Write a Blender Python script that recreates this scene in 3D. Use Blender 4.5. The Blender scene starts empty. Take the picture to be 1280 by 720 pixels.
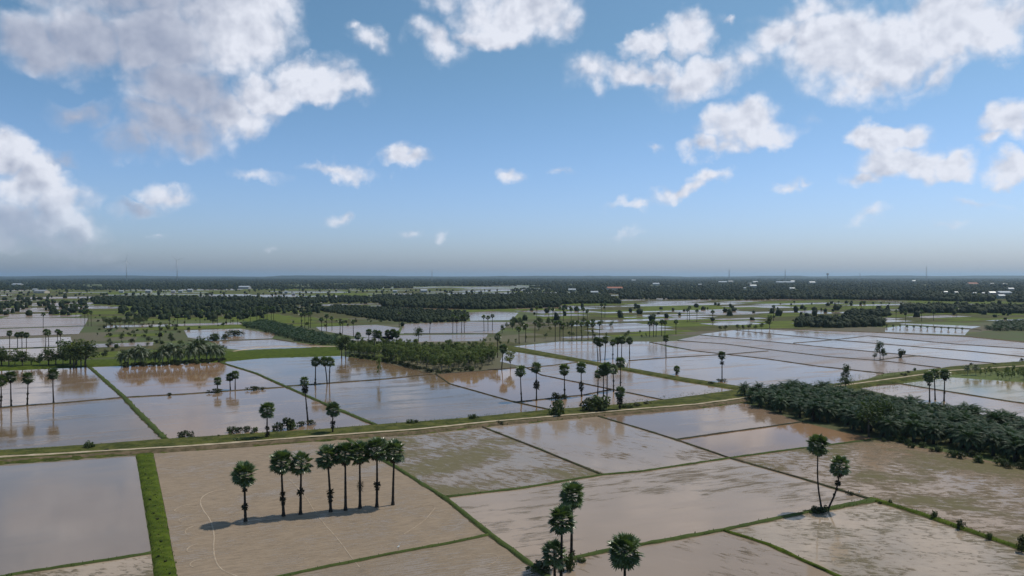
import bpy, math, random
import numpy as np
from mathutils import Vector, Matrix, noise as mn

R = math.radians
scene = bpy.context.scene
col = scene.collection
rnd = random.Random(11)

# ------------------------------------------------------------------ camera
F, CAMH = 914.0, 50.0
PITCH = math.atan(15.0 / F)
cam_d = bpy.data.cameras.new('camera')
cam = bpy.data.objects.new('camera', cam_d)
col.objects.link(cam)
cam.location = (0, 0, CAMH)
cam.rotation_euler = (math.pi / 2 - PITCH, 0, 0)
cam_d.sensor_width = 36.0
cam_d.lens = 36.0 * F / 1280.0
cam_d.clip_start = 0.5
cam_d.clip_end = 120000.0
scene.camera = cam

# ------------------------------------------------------------------ light and exposure
SUN_EL, SUN_AZ = R(60), R(61)          # azimuth measured from +Y (view direction) towards +X (right)
SKY_STRENGTH = 0.075
sun_d = bpy.data.lights.new('sun', 'SUN')
sun_d.energy = 3.15
sun_d.angle = R(0.55)
sun_d.color = (1.0, 0.93, 0.81)
sun = bpy.data.objects.new('sun', sun_d)
col.objects.link(sun)
sdir = Vector((math.sin(SUN_AZ) * math.cos(SUN_EL), math.cos(SUN_AZ) * math.cos(SUN_EL), math.sin(SUN_EL)))
sun.location = (0, 0, 300)
sun.rotation_euler = sdir.to_track_quat('Z', 'Y').to_euler()

scene.view_settings.view_transform = 'Standard'
scene.view_settings.look = 'None'
scene.view_settings.exposure = 0.0
scene.view_settings.gamma = 1.0
scene.view_settings.use_curve_mapping = False
scene.render.engine = 'CYCLES'
scene.cycles.use_denoising = True
scene.cycles.max_bounces = 5
scene.cycles.diffuse_bounces = 2
scene.cycles.glossy_bounces = 3
scene.cycles.volume_bounces = 0
scene.cycles.caustics_reflective = False
scene.cycles.sample_clamp_indirect = 4.0


# ------------------------------------------------------------------ node helper
class NT:
    def __init__(s, tree):
        s.t = tree

    def n(s, typ, ins=None, **kw):
        nd = s.t.nodes.new(typ)
        for k, v in kw.items():
            setattr(nd, k, v)
        for k, v in (ins or {}).items():
            sk = nd.inputs[k]
            if isinstance(v, bpy.types.NodeSocket):
                s.t.links.new(v, sk)
            else:
                sk.default_value = v
        return nd

    def math(s, op, a, b=0.0, c=None, clamp=False):
        d = {0: a, 1: b}
        if c is not None:
            d[2] = c
        return s.n('ShaderNodeMath', d, operation=op, use_clamp=clamp).outputs[0]

    def vmath(s, op, a, b=(0, 0, 0), out=0):
        return s.n('ShaderNodeVectorMath', {0: a, 1: b}, operation=op).outputs[out]

    def mix(s, f, a, b, bt='MIX'):
        nd = s.n('ShaderNodeMix', data_type='RGBA', blend_type=bt)
        for k, v in ((0, f), (6, a), (7, b)):
            if isinstance(v, bpy.types.NodeSocket):
                s.t.links.new(v, nd.inputs[k])
            else:
                if k != 0 and len(v) == 3:
                    v = (*v, 1)
                nd.inputs[k].default_value = v
        return nd.outputs[2]

    def noise(s, vec, scale, detail=3.0, rough=0.55, dist=0.0):
        return s.n('ShaderNodeTexNoise', {'Vector': vec, 'Scale': scale, 'Detail': detail, 'Roughness': rough,
                                          'Distortion': dist})

    def smooth(s, v, a, b, lo=0.0, hi=1.0):
        return s.n('ShaderNodeMapRange', {0: v, 1: a, 2: b, 3: lo, 4: hi}, interpolation_type='SMOOTHSTEP').outputs[0]


# ------------------------------------------------------------------ sky with clouds (world, by direction)
CLOUDS = [  # cx, cy, rx, ry, rot deg, weight, greyness   (places of the cumulus in the photograph, turned into azimuth / elevation)
    (40, 45, 75, 42, 0, 1.0, .9), (110, 45, 95, 48, 0, 1.1, 1.0), (190, 45, 100, 62, 0, 1.2, .75), (285, 20, 95, 70, 0, 1.1, .35), (150, -40, 200, 60, 0, 1.1, 1.0), (330, 0, 50, 60, 10, .9, .2),
    (230, 110, 85, 48, 0, 1.0, .85), (215, 155, 85, 45, 0, .95, .95), (285, 135, 75, 42, 10, 1.0, .45), (330, 115, 60, 36, 0, 1.0, .1), (385, 92, 62, 34, -10, 1.0, 0), (410, 105, 62, 22, 0, .9, 0), (160, 175, 40, 30, 0, .6, 1.0),
    (5, 185, 42, 50, 0, 1.0, .25), (35, 225, 58, 46, -35, 1.0, .3), (20, 280, 85, 44, 0, .95, .75), (75, 262, 62, 36, -35, .95, .3), (105, 285, 45, 28, -15, .8, .5), (-70, 240, 90, 110, 0, 1.2, .4), (5, 152, 26, 14, 0, .6, 0), (60, 300, 110, 26, 0, .6, .9),
    (105, 143, 45, 24, 0, .60, 1.0), (218, 243, 42, 20, 0, .62, .5), (175, 256, 40, 14, 0, .58, .6), (80, 197, 30, 12, 0, .45, .8),
    (465, 42, 42, 20, 20, .6, .3), (438, 18, 14, 12, 0, .5, .3),
    (640, 8, 85, 45, 0, 1.0, .15), (555, 48, 50, 26, 25, .75, .1), (610, 40, 60, 26, 0, .9, .2), (690, 20, 40, 30, 0, .7, .2), (545, -8, 30, 20, 0, .5, .2),
    (420, 220, 56, 13, 3, .68, .3), (498, 203, 34, 18, 0, .85, 0), (637, 225, 28, 15, -20, .68, 0), (424, 274, 22, 12, 0, .55, .3), (515, 286, 30, 9, 0, .45, .4), (560, 289, 14, 9, 0, .4, .4),
    (340, 293, 12, 8, 0, .4, .4), (200, 303, 22, 7, 0, .45, .5), (320, 215, 40, 12, 20, .4, .7),
    (740, 82, 46, 26, 0, .62, .2), (812, 46, 38, 20, 0, .8, .1), (862, 42, 34, 32, 0, .85, .1), (800, 84, 55, 22, 5, .85, .15), (870, 98, 70, 28, 0, .85, .2), (930, 80, 55, 30, 0, .5, .3),
    (975, 45, 55, 34, 0, .85, .1), (1040, 62, 85, 60, 10, 1.0, .15), (1110, 55, 90, 58, -15, 1.0, .2), (1180, 30, 95, 48, -15, 1.0, .1), (1255, 22, 85, 40, -15, .9, .1), (1080, 100, 70, 34, 0, .85, .3), (1160, 85, 70, 24, -25, .6, .3), (1020, 5, 60, 22, 0, .55, .2),
    (925, 158, 55, 32, 0, 1.0, .1), (960, 170, 50, 22, 5, .8, .1), (892, 185, 38, 18, 0, .85, .3), (1000, 160, 28, 14, 0, .4, .2),
    (850, 238, 60, 13, -17, .72, .1), (885, 222, 32, 13, 0, .65, .1), (795, 257, 40, 9, -10, .5, .1), (990, 240, 28, 11, 0, .55, .2), (1010, 232, 20, 8, 0, .4, .2),
    (1092, 172, 40, 28, 0, 1.0, .1), (1125, 168, 32, 22, 0, .9, 0), (1125, 208, 66, 30, 0, 1.05, .15), (1180, 208, 46, 24, 0, .95, .1), (1085, 230, 40, 15, 0, .75, .6), (1205, 220, 30, 14, 0, .6, .2),
    (1272, 150, 45, 34, 0, 1.0, .1), (1245, 175, 30, 16, 0, .8, .3), (1275, 213, 48, 22, 0, .9, .15), (1340, 180, 60, 60, 0, 1.0, .2),
    (1090, 275, 40, 12, -8, .45, .3), (785, 293, 28, 9, 0, .42, .3), (1180, 282, 60, 9, 0, .3, .4), (1230, 255, 60, 8, 0, .3, .4), (700, 213, 26, 8, 0, .4, .4), (825, 178, 16, 12, 0, .42, .2), (905, 30, 14, 9, 0, .5, .2), (120, 330, 150, 14, 0, .35, .8),
]
world = bpy.data.worlds.new('World')
scene.world = world
world.use_nodes = True
wt = world.node_tree
for nd in list(wt.nodes):
    wt.nodes.remove(nd)
W = NT(wt)


def az_el(px, py):
    v = Vector((px - 640.0, F * math.cos(PITCH) + (360 - py) * math.sin(PITCH), (360 - py) * math.cos(PITCH) - F * math.sin(PITCH)))
    v.normalize()
    return math.atan2(v.x, v.y), math.asin(v.z)


sky = W.n('ShaderNodeTexSky', sky_type='NISHITA', sun_disc=False, sun_elevation=SUN_EL, sun_rotation=SUN_AZ,
          altitude=0.0, air_density=1.0, dust_density=1.25, ozone_density=3.0)
tc = W.n('ShaderNodeTexCoord')
sep = W.n('ShaderNodeSeparateXYZ', {0: tc.outputs['Generated']})
az = W.math('ARCTAN2', sep.outputs[0], sep.outputs[1])
el = W.math('ARCSINE', sep.outputs[2], 0)
P = W.n('ShaderNodeCombineXYZ', {0: az, 1: el, 2: 0.0}).outputs[0]
# warp the direction a little so that the edges billow
n1 = W.noise(P, 9.0, 3.0, 0.55)
n2 = W.noise(P, 34.0, 4.0, 0.6)
w1 = W.vmath('SCALE', W.vmath('SUBTRACT', n1.outputs['Color'], (.5, .5, .5)))
wt.nodes[w1.node.name].inputs['Scale'].default_value = 0.085
w2 = W.vmath('SCALE', W.vmath('SUBTRACT', n2.outputs['Color'], (.5, .5, .5)))
wt.nodes[w2.node.name].inputs['Scale'].default_value = 0.036
Pw = W.vmath('ADD', W.vmath('ADD', P, w1), w2)
Pw = W.n('ShaderNodeVectorMath', {0: Pw, 1: (1, 1, 0)}, operation='MULTIPLY').outputs[0]
acc = None
grey = None
for (cx, cy, rx, ry, rot, wgt, g) in CLOUDS:
    a, e = az_el(cx, cy)
    c2 = math.cos(a) ** 2
    mp = W.n('ShaderNodeMapping', {'Vector': Pw, 'Location': (a, e, 0), 'Rotation': (0, 0, -R(rot)),
                                   'Scale': (1.18 * rx / F * c2, 1.18 * ry / F * math.cos(a), 1)}, vector_type='TEXTURE')
    gr = W.n('ShaderNodeTexGradient', {0: mp.outputs[0]}, gradient_type='SPHERICAL')
    v = W.math('MULTIPLY', gr.outputs['Fac'], wgt)
    acc = v if acc is None else W.math('MAXIMUM', acc, v)
    if g >= .55 and cx < 300:
        gv = W.math('MULTIPLY', gr.outputs['Fac'], g)
        grey = gv if grey is None else W.math('MAXIMUM', grey, gv)
# away from the photograph's part of the sky the same kind of cumulus goes on
gen = W.noise(W.vmath('MULTIPLY', P, (1.0, 1.6, 1.0)), 3.2, 3.0, 0.5)
inframe = W.math('MULTIPLY', W.smooth(W.math('ABSOLUTE', az), 0.60, 0.78, 1, 0), W.smooth(el, 0.40, 0.52, 1, 0))
gen_s = W.math('MULTIPLY', W.smooth(gen.outputs['Fac'], 0.55, 0.75), W.math('SUBTRACT', 1.0, inframe))
gen_s = W.math('MULTIPLY', gen_s, W.smooth(el, 0.03, 0.2))
S = W.math('MAXIMUM', acc, W.math('MULTIPLY', gen_s, 0.7))


def puff(vec):
    """billowing relief: fractal noise plus rounded cells at three sizes"""
    a = W.noise(vec, 15.0, 8.0, 0.55).outputs['Fac']
    out = W.math('MULTIPLY', W.math('SUBTRACT', a, 0.5), 1.0)
    for sc, am in ((26.0, .22), (58.0, .12), (120.0, .06)):
        v = W.n('ShaderNodeTexVoronoi', {'Vector': vec, 'Scale': sc, 'Smoothness': 0.35}, feature='SMOOTH_F1', voronoi_dimensions='2D').outputs['Distance']
        out = W.math('ADD', out, W.math('MULTIPLY', W.math('SUBTRACT', 0.40, v), am))
    return out


Pp = W.vmath('ADD', P, W.vmath('MULTIPLY', w1, (.35, .35, 0)))
fb = puff(Pp)
# noise only where there is some cloud around
dens = W.math('ADD', S, W.math('MULTIPLY', fb, W.smooth(S, 0.0, 0.35)))
soft = W.smooth(grey, 0.02, 0.55)
alpha_hi = W.math('ADD', 0.60, W.math('MULTIPLY', soft, 0.15))
alpha = W.n('ShaderNodeMapRange', {0: dens, 1: 0.06, 2: alpha_hi, 3: 0.0, 4: 1.0}, interpolation_type='SMOOTHSTEP').outputs[0]
alpha = W.math('MULTIPLY', alpha, W.smooth(S, 0.0, 0.14))
# light from above right: density towards the sun darkens, relief brightens
fo = puff(W.vmath('ADD', Pp, (0.007, 0.012, 0)))
rel = W.math('MULTIPLY', W.math('SUBTRACT', fb, fo), 1.7)
rel = W.math('MULTIPLY', rel, W.math('SUBTRACT', 1.0, W.math('MULTIPLY', soft, 0.6)))
bright = W.math('ADD', 0.88, rel)
bright = W.math('SUBTRACT', bright, W.math('MULTIPLY', W.smooth(S, .5, 1.1), 0.05))
bright = W.math('SUBTRACT', bright, W.math('MULTIPLY', soft, 0.58), clamp=True)
ccol = W.mix(bright, (0.26, 0.31, 0.44), (0.80, 0.83, 0.92))
# low clouds sink into the air
air = W.smooth(el, -0.02, 0.12)
alpha = W.math('MULTIPLY', alpha, W.math('ADD', 0.35, W.math('MULTIPLY', air, 0.62)))
cc = W.n('ShaderNodeVectorMath', {0: ccol}, operation='SCALE')
cc.inputs['Scale'].default_value = 1.0 / SKY_STRENGTH
warm = W.mix(W.smooth(el, -0.03, 0.34), (1.36, 1.56, 2.15), (1.00, 1.32, 1.36))
tint = W.mix(1.0, sky.outputs[0], warm, 'MULTIPLY')
fin = W.mix(alpha, tint, cc.outputs[0])
bg = W.n('ShaderNodeBackground', {'Color': fin, 'Strength': SKY_STRENGTH})
wo = W.n('ShaderNodeOutputWorld')
wt.links.new(bg.outputs[0], wo.inputs['Surface'])
world.cycles.sampling_method = 'MANUAL'
world.cycles.sample_map_resolution = 512


# ------------------------------------------------------------------ pixel <-> ground
def G(px, py):
    s, c = math.sin(PITCH), math.cos(PITCH)
    up = 360.0 - py
    dz = up * c - F * s
    dy = F * c + up * s
    t = -CAMH / dz
    return Vector(((px - 640.0) * t, dy * t, 0.0))


def height_at(base, py):
    s, c = math.sin(PITCH), math.cos(PITCH)
    k = (360.0 - py) / F
    return CAMH + base.y * (k * c - s) / (c + k * s)


def x_at(base, z, px):
    s, c = math.sin(PITCH), math.cos(PITCH)
    fwd = base.y * c - (z - CAMH) * s
    return (px - 640.0) / F * fwd


def to_px(p):
    s, c = math.sin(PITCH), math.cos(PITCH)
    z = p[2] - CAMH
    fwd = p[1] * c - z * s
    up = p[1] * s + z * c
    return 640 + F * p[0] / fwd, 360 - F * up / fwd


# ------------------------------------------------------------------ mesh builder
class MB:
    def __init__(s):
        s.v, s.f, s.m = [], [], []

    def add(s, vs, fs, mi=0, M=None):
        o = len(s.v)
        if M is not None:
            vs = [M @ Vector(v) for v in vs]
        s.v.extend([tuple(v) for v in vs])
        for f in fs:
            s.f.append(tuple(i + o for i in f))
            s.m.append(mi)

    def merge(s, other, M=None, mi=None):
        o = len(s.v)
        s.v.extend([tuple(M @ Vector(v)) for v in other.v] if M is not None else other.v)
        s.f.extend([tuple(i + o for i in f) for f in other.f])
        s.m.extend(other.m if mi is None else [mi] * len(other.f))

    def mesh(s, name, mats, smooth=False):
        me = bpy.data.meshes.new(name)
        me.from_pydata(s.v, [], s.f)
        for m in mats:
            me.materials.append(m)
        if len(mats) > 1:
            me.polygons.foreach_set('material_index', s.m)
        if smooth:
            me.polygons.foreach_set('use_smooth', [True] * len(s.f))
        me.update()
        return me

    def tube(s, pts, rads, n=8, mi=0, cap=True):
        o = len(s.v)
        for i, (p, r) in enumerate(zip(pts, rads)):
            p = Vector(p)
            d = Vector(pts[min(i + 1, len(pts) - 1)]) - Vector(pts[max(i - 1, 0)])
            d.normalize()
            a = d.orthogonal().normalized() if abs(d.z) < 0.95 else (Vector((1, 0, 0)) - d * d.x).normalized()
            b = d.cross(a)
            for k in range(n):
                t = 2 * math.pi * k / n
                q = p + (a * math.cos(t) + b * math.sin(t)) * r
                s.v.append(tuple(q))
        for i in range(len(pts) - 1):
            for k in range(n):
                s.f.append((o + i * n + k, o + i * n + (k + 1) % n, o + (i + 1) * n + (k + 1) % n, o + (i + 1) * n + k))
                s.m.append(mi)
        if cap:
            s.f.append(tuple(o + (len(pts) - 1) * n + k for k in range(n)))
            s.m.append(mi)
            s.f.append(tuple(o + n - 1 - k for k in range(n)))
            s.m.append(mi)

    def box(s, x0, x1, y0, y1, z0, z1, mi=0):
        v = [(x0, y0, z0), (x1, y0, z0), (x1, y1, z0), (x0, y1, z0), (x0, y0, z1), (x1, y0, z1), (x1, y1, z1), (x0, y1, z1)]
        s.add(v, [(0, 3, 2, 1), (4, 5, 6, 7), (0, 1, 5, 4), (1, 2, 6, 5), (2, 3, 7, 6), (3, 0, 4, 7)], mi)


def link(name, me, parent=None, loc=None):
    o = bpy.data.objects.new(name, me)
    col.objects.link(o)
    if parent is not None:
        o.parent = parent
    if loc is not None:
        o.location = loc
    return o


def tag(o, label, cat, group=None, kind=None):
    o['label'] = label
    o['category'] = cat
    if group:
        o['group'] = group
    if kind:
        o['kind'] = kind
    return o


def structure(name, me, label, cat='ground', group=None):
    o = link(name, me)
    return tag(o, label, cat, group, 'structure')


# ------------------------------------------------------------------ materials
def new_mat(name):
    m = bpy.data.materials.new(name)
    m.use_nodes = True
    for nd in list(m.node_tree.nodes):
        m.node_tree.nodes.remove(nd)
    t = NT(m.node_tree)
    out = t.n('ShaderNodeOutputMaterial')
    p = t.n('ShaderNodeBsdfPrincipled')
    m.node_tree.links.new(p.outputs[0], out.inputs[0])
    return m, t, p


def setp(t, p, **kw):
    names = {'color': 'Base Color', 'rough': 'Roughness', 'spec': 'Specular IOR Level', 'ior': 'IOR', 'normal': 'Normal', 'metal': 'Metallic', 'trans': 'Transmission Weight'}
    for k, v in kw.items():
        sk = p.inputs[names[k]]
        if isinstance(v, bpy.types.NodeSocket):
            t.t.links.new(v, sk)
        else:
            if k == 'color' and len(v) == 3:
                v = (*v, 1)
            sk.default_value = v


def leaf_mat(name, c1, c2, rough=0.45, spec=0.5, scale=0.5, translucent=0.25):
    m, t, p = new_mat(name)
    oi = t.n('ShaderNodeObjectInfo')
    g = t.n('ShaderNodeNewGeometry')
    n = t.noise(g.outputs['Position'], scale, 3.0, 0.6)
    f = t.math('ADD', t.math('MULTIPLY', t.smooth(n.outputs['Fac'], .3, .7), 0.6), t.math('MULTIPLY', oi.outputs['Random'], 0.5), clamp=True)
    c = t.mix(f, c1, c2)
    setp(t, p, color=c, rough=rough, spec=spec)
    if translucent:
        tr = t.n('ShaderNodeBsdfTranslucent', {'Color': t.mix(1.0, c, (1.2, 1.35, 0.6), 'MULTIPLY')})
        mx = t.n('ShaderNodeMixShader', {0: translucent, 1: p.outputs[0], 2: tr.outputs[0]})
        out = [x for x in t.t.nodes if x.type == 'OUTPUT_MATERIAL'][0]
        t.t.links.new(mx.outputs[0], out.inputs[0])
    return m


def simple_mat(name, c1, c2, scale=2.0, rough=0.85, spec=0.3, bump=0.0, detail=4.0):
    m, t, p = new_mat(name)
    g = t.n('ShaderNodeTexCoord')
    n = t.noise(g.outputs['Object'], scale, detail, 0.6)
    c = t.mix(t.smooth(n.outputs['Fac'], .3, .7), c1, c2)
    setp(t, p, color=c, rough=rough, spec=spec)
    if bump:
        b = t.n('ShaderNodeBump', {'Strength': bump, 'Distance': 0.05, 'Height': n.outputs['Fac']})
        setp(t, p, normal=b.outputs[0])
    return m


M_LEAF = leaf_mat('sugar_palm_leaf', (0.030, 0.054, 0.017), (0.125, 0.170, 0.058), 0.32, 0.6, 0.9)
M_PETIOLE_GLINT = simple_mat('petiole', (0.38, 0.42, 0.28), (0.52, 0.54, 0.42), 2.0, 0.5)  # pale green stalks, paled further to paint sun glints into the crowns
M_DEADLEAF = leaf_mat('dead_palm_leaf', (0.035, 0.025, 0.016), (0.085, 0.058, 0.035), 0.8, 0.2, 1.5, 0.1)
M_PTRUNK = simple_mat('palm_trunk', (0.020, 0.016, 0.013), (0.050, 0.042, 0.034), 2.2, 0.9, 0.2, 0.6)
M_FERN = leaf_mat('trunk_fern', (0.018, 0.026, 0.014), (0.055, 0.050, 0.028), 0.8, 0.2, 2.0, 0.1)
M_OIL = leaf_mat('oil_palm_frond', (0.015, 0.038, 0.015), (0.048, 0.082, 0.032), 0.5, 0.22, 0.18, 0.2)
M_COCO = leaf_mat('coconut_frond', (0.030, 0.052, 0.016), (0.080, 0.110, 0.034), 0.42, 0.5, 0.3, 0.25)
M_TREE = leaf_mat('tree_foliage', (0.034, 0.054, 0.018), (0.085, 0.110, 0.038), 0.6, 0.2, 0.35, 0.3)
M_TREE2 = leaf_mat('light_tree_foliage', (0.070, 0.105, 0.030), (0.18, 0.20, 0.07), 0.55, 0.35, 0.4, 0.45)
M_SHRUB = leaf_mat('shrub_foliage', (0.019, 0.032, 0.011), (0.054, 0.061, 0.020), 0.6, 0.3, 0.8, 0.25)
M_BARK = simple_mat('tree_bark', (0.06, 0.05, 0.04), (0.13, 0.115, 0.095), 1.5, 0.9, 0.2, 0.5)
M_PALEBARK = simple_mat('pale_bark', (0.16, 0.15, 0.13), (0.28, 0.26, 0.22), 1.5, 0.9, 0.2, 0.4)
M_WOOD = leaf_mat('far_foliage', (0.009, 0.020, 0.009), (0.052, 0.066, 0.022), 0.7, 0.15, 0.03, 0.15)
M_FRONDCORE = simple_mat('leaf_base_stubs', (0.06, 0.045, 0.03), (0.12, 0.09, 0.06), 3.0, 0.9)


def grass_mat(name, c1, c2, c3, s1=0.25, s2=2.0, rough=0.9, dry=0.4):
    m, t, p = new_mat(name)
    g = t.n('ShaderNodeTexCoord').outputs['Object']
    a = t.noise(g, s1, 4, .6)
    b = t.noise(g, s2, 5, .65)
    c = t.mix(t.smooth(a.outputs['Fac'], .35, .65), c1, c2)
    c = t.mix(t.math('MULTIPLY', t.smooth(b.outputs['Fac'], .5, .72), dry), c, c3)
    setp(t, p, color=c, rough=rough, spec=0.05)
    bp = t.n('ShaderNodeBump', {'Strength': 0.8, 'Distance': 0.15, 'Height': b.outputs['Fac']})
    setp(t, p, normal=bp.outputs[0])
    return m


M_GREEN = grass_mat('bright_grass', (0.072, 0.100, 0.011), (0.038, 0.058, 0.007), (0.11, 0.095, 0.035), 0.45, 1.6, dry=.5)
M_VERGE = grass_mat('verge_grass', (0.090, 0.094, 0.024), (0.036, 0.048, 0.011), (0.16, 0.125, 0.065), 0.22, 1.0, dry=.6)
M_BUND = grass_mat('bund_earth_and_grass', (0.050, 0.060, 0.025), (0.075, 0.058, 0.038), (0.11, 0.085, 0.06), 0.3, 2.5)
M_BUNDG = grass_mat('grassy_bund', (0.065, 0.088, 0.024), (0.048, 0.070, 0.020), (0.12, 0.10, 0.055), 0.3, 2.5)
M_BUNDD = grass_mat('dark_bund', (0.042, 0.045, 0.028), (0.060, 0.048, 0.036), (0.085, 0.070, 0.055), 0.1, 1.0)
M_TUFT = leaf_mat('grass_blade', (0.075, 0.105, 0.022), (0.115, 0.135, 0.035), 0.7, 0.2, 0.3, 0.3)
M_TUFTDRY = leaf_mat('dry_blade', (0.14, 0.12, 0.06), (0.085, 0.09, 0.04), 0.8, 0.2, 0.5, 0.2)
M_TRACK = simple_mat('track_dirt', (0.30, 0.24, 0.16), (0.42, 0.345, 0.245), 0.4, 0.95, 0.2, 0.3)
M_BANK = simple_mat('earth_bank', (0.075, 0.062, 0.030), (0.16, 0.115, 0.070), 0.5, 0.95, 0.2, 0.5)
M_RUT = simple_mat('tyre_rut_soil', (0.27, 0.205, 0.145), (0.38, 0.30, 0.22), 0.6, 0.9)


def field_mat(name, mud=(.30, .24, .18), mud2=(.24, .18, .13), wet=0.9, soil=(.16, .125, .085), soil2=(.11, .105, .05),
              green=0.0, ang=25.0, patch=0.03, stretch=4.0, ripple=0.25, wrough=0.055, streak=0.5, line=0.0, dark=0.35,
              rip_scale=0.9, sheen=1.27, tint=(.27, .20, .14), sv=(0.0, 0.0, 0.0), ruffle=.12):
    """a flooded paddy: muddy water lying over mud; where 'wet' is low the soil stands out of the water in streaks"""
    m, t, p = new_mat(name)
    co = t.n('ShaderNodeTexCoord').outputs['Object']
    rot = t.n('ShaderNodeMapping', {'Vector': co, 'Rotation': (0, 0, -R(ang)), 'Location': sv}).outputs[0]
    st = t.vmath('MULTIPLY', rot, (1.0 / stretch, 1.0, 1.0))
    big = t.noise(rot, patch, 4.0, .55, .3)
    mid = t.noise(st, patch * 14, 6.0, .62, .4)
    fine = t.noise(st, 1.6, 4.0, .65)
    # how far the soil stands out: 0 under water .. 1 dry
    h = t.math('ADD', t.math('MULTIPLY', big.outputs['Fac'], 1.0 - streak), t.math('MULTIPLY', mid.outputs['Fac'], streak))
    if line:
        wv = t.n('ShaderNodeTexWave', {'Vector': rot, 'Scale': 0.34, 'Distortion': 1.3, 'Detail': 4.0, 'Detail Scale': 2.4}, bands_direction='Y')
        h = t.math('ADD', h, t.math('MULTIPLY', t.math('SUBTRACT', wv.outputs['Fac'], 0.5), line))
    h = t.math('ADD', h, t.math('MULTIPLY', t.math('SUBTRACT', fine.outputs['Fac'], .5), 0.16))
    thr = 0.30 + 0.42 * wet
    dry = t.smooth(h, thr - 0.035, thr + 0.045)
    shallow = t.smooth(h, thr - 0.20, thr)
    wc = t.mix(t.smooth(big.outputs['Fac'], .35, .65), mud, mud2)
    wc = t.mix(t.math('MULTIPLY', shallow, 0.35), wc, tint)
    sc = t.mix(t.smooth(mid.outputs['Fac'], .35, .65), soil, tuple(x * 0.80 for x in soil))
    if green:
        gm = t.math('MULTIPLY', t.smooth(big.outputs['Fac'], .46, .60), green)
        sc = t.mix(gm, sc, soil2)
        wc = t.mix(t.math('MULTIPLY', gm, .35), wc, soil2)
    sc = t.mix(t.math('MULTIPLY', t.smooth(fine.outputs['Fac'], .5, .75), dark), sc, (0.055, 0.048, 0.035))
    c = t.mix(dry, wc, sc)
    # wind ruffles part of the water
    ruf = t.smooth(t.noise(st, patch * 5, 5.0, .6).outputs['Fac'], .50, .66)
    rw = t.math('ADD', wrough, t.math('MULTIPLY', ruf, ruffle))
    rg = t.n('ShaderNodeMix', {0: dry, 2: rw, 3: 0.80}, data_type='FLOAT').outputs[0]
    rip = t.noise(co, rip_scale, 3.0, .6)
    hh = t.math('ADD', t.math('MULTIPLY', rip.outputs['Fac'], t.math('ADD', .012 * ripple, t.math('MULTIPLY', ruf, .05 * ripple))),
                t.math('MULTIPLY', t.math('MULTIPLY', fine.outputs['Fac'], dry), 0.12))
    hh = t.math('ADD', hh, t.math('MULTIPLY', dry, 0.03))
    bp = t.n('ShaderNodeBump', {'Strength': 1.0, 'Distance': 1.0, 'Height': hh})
    setp(t, p, color=c, rough=rg, ior=sheen, normal=bp.outputs[0])
    p.inputs['Specular Tint'].default_value = (1.0, .925, .80, 1)
    return m


# ------------------------------------------------------------------ ground
def ground_material():
    m, t, p = new_mat('farmland_ground')
    co = t.n('ShaderNodeTexCoord').outputs['Object']
    rot = t.n('ShaderNodeMapping', {'Vector': co, 'Rotation': (0, 0, -R(25))}).outputs[0]
    cell = t.n('ShaderNodeTexVoronoi', {'Vector': t.vmath('MULTIPLY', rot, (1 / 150., 1 / 70., 0.0)), 'Scale': 1.0, 'Randomness': 0.65}, distance='CHEBYCHEV')
    cr = t.n('ShaderNodeSeparateColor', {0: cell.outputs['Color']})
    a = t.noise(co, 0.02, 5, .6)
    b = t.noise(co, 0.5, 5, .65)
    c = t.mix(t.smooth(a.outputs['Fac'], .4, .6), (0.066, 0.088, 0.024), (0.078, 0.078, 0.034))
    c = t.mix(t.math('MULTIPLY', t.smooth(cr.outputs[0], .5, .8), 0.7), c, (0.090, 0.115, 0.022))
    c = t.mix(t.math('MULTIPLY', t.smooth(cr.outputs[1], .70, .78), 0.7), c, (0.125, 0.100, 0.072))
    c = t.mix(t.math('MULTIPLY', t.smooth(b.outputs['Fac'], .5, .75), 0.35), c, (0.045, 0.055, 0.022))
    setp(t, p, color=c, rough=0.9, spec=0.2)
    bp = t.n('ShaderNodeBump', {'Strength': 0.7, 'Distance': 0.2, 'Height': b.outputs['Fac']})
    setp(t, p, normal=bp.outputs[0])
    return m


M_GROUND = ground_material()
gb = MB()
xs = [-60000, -8000, -2000, -600, 0, 600, 2000, 8000, 60000]
ys = [-4000, -300, 0, 150, 400, 900, 2000, 5000, 15000, 70000]
for y in ys:
    for x in xs:
        gb.v.append((x, y, 0.0))
for j in range(len(ys) - 1):
    for i in range(len(xs) - 1):
        a = j * len(xs) + i
        gb.f.append((a, a + 1, a + 1 + len(xs), a + len(xs)))
        gb.m.append(0)
structure('ground', gb.mesh('ground', [M_GROUND]), 'flat green and brown farmland stretching out to the horizon', 'ground')


# ------------------------------------------------------------------ fields
def tri_poly(pts):
    """ear-clip a polygon of 2-D points"""
    idx = list(range(len(pts)))
    area = sum(pts[i][0] * pts[(i + 1) % len(pts)][1] - pts[(i + 1) % len(pts)][0] * pts[i][1] for i in idx)
    if area < 0:
        idx.reverse()
    out = []
    cr = lambda o, a, b: (a[0] - o[0]) * (b[1] - o[1]) - (a[1] - o[1]) * (b[0] - o[0])
    guard = 0
    while len(idx) > 3 and guard < 2000:
        guard += 1
        for k in range(len(idx)):
            i, j, l = idx[k - 1], idx[k], idx[(k + 1) % len(idx)]
            if cr(pts[i], pts[j], pts[l]) <= 1e-9:
                continue
            bad = False
            for q in idx:
                if q in (i, j, l):
                    continue
                if cr(pts[i], pts[j], pts[q]) >= 0 and cr(pts[j], pts[l], pts[q]) >= 0 and cr(pts[l], pts[i], pts[q]) >= 0:
                    bad = True
                    break
            if not bad:
                out.append((i, j, l))
                idx.pop(k)
                break
        else:
            break
    out.append(tuple(idx[:3]))
    return out


FIELD_POLYS = []


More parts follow.
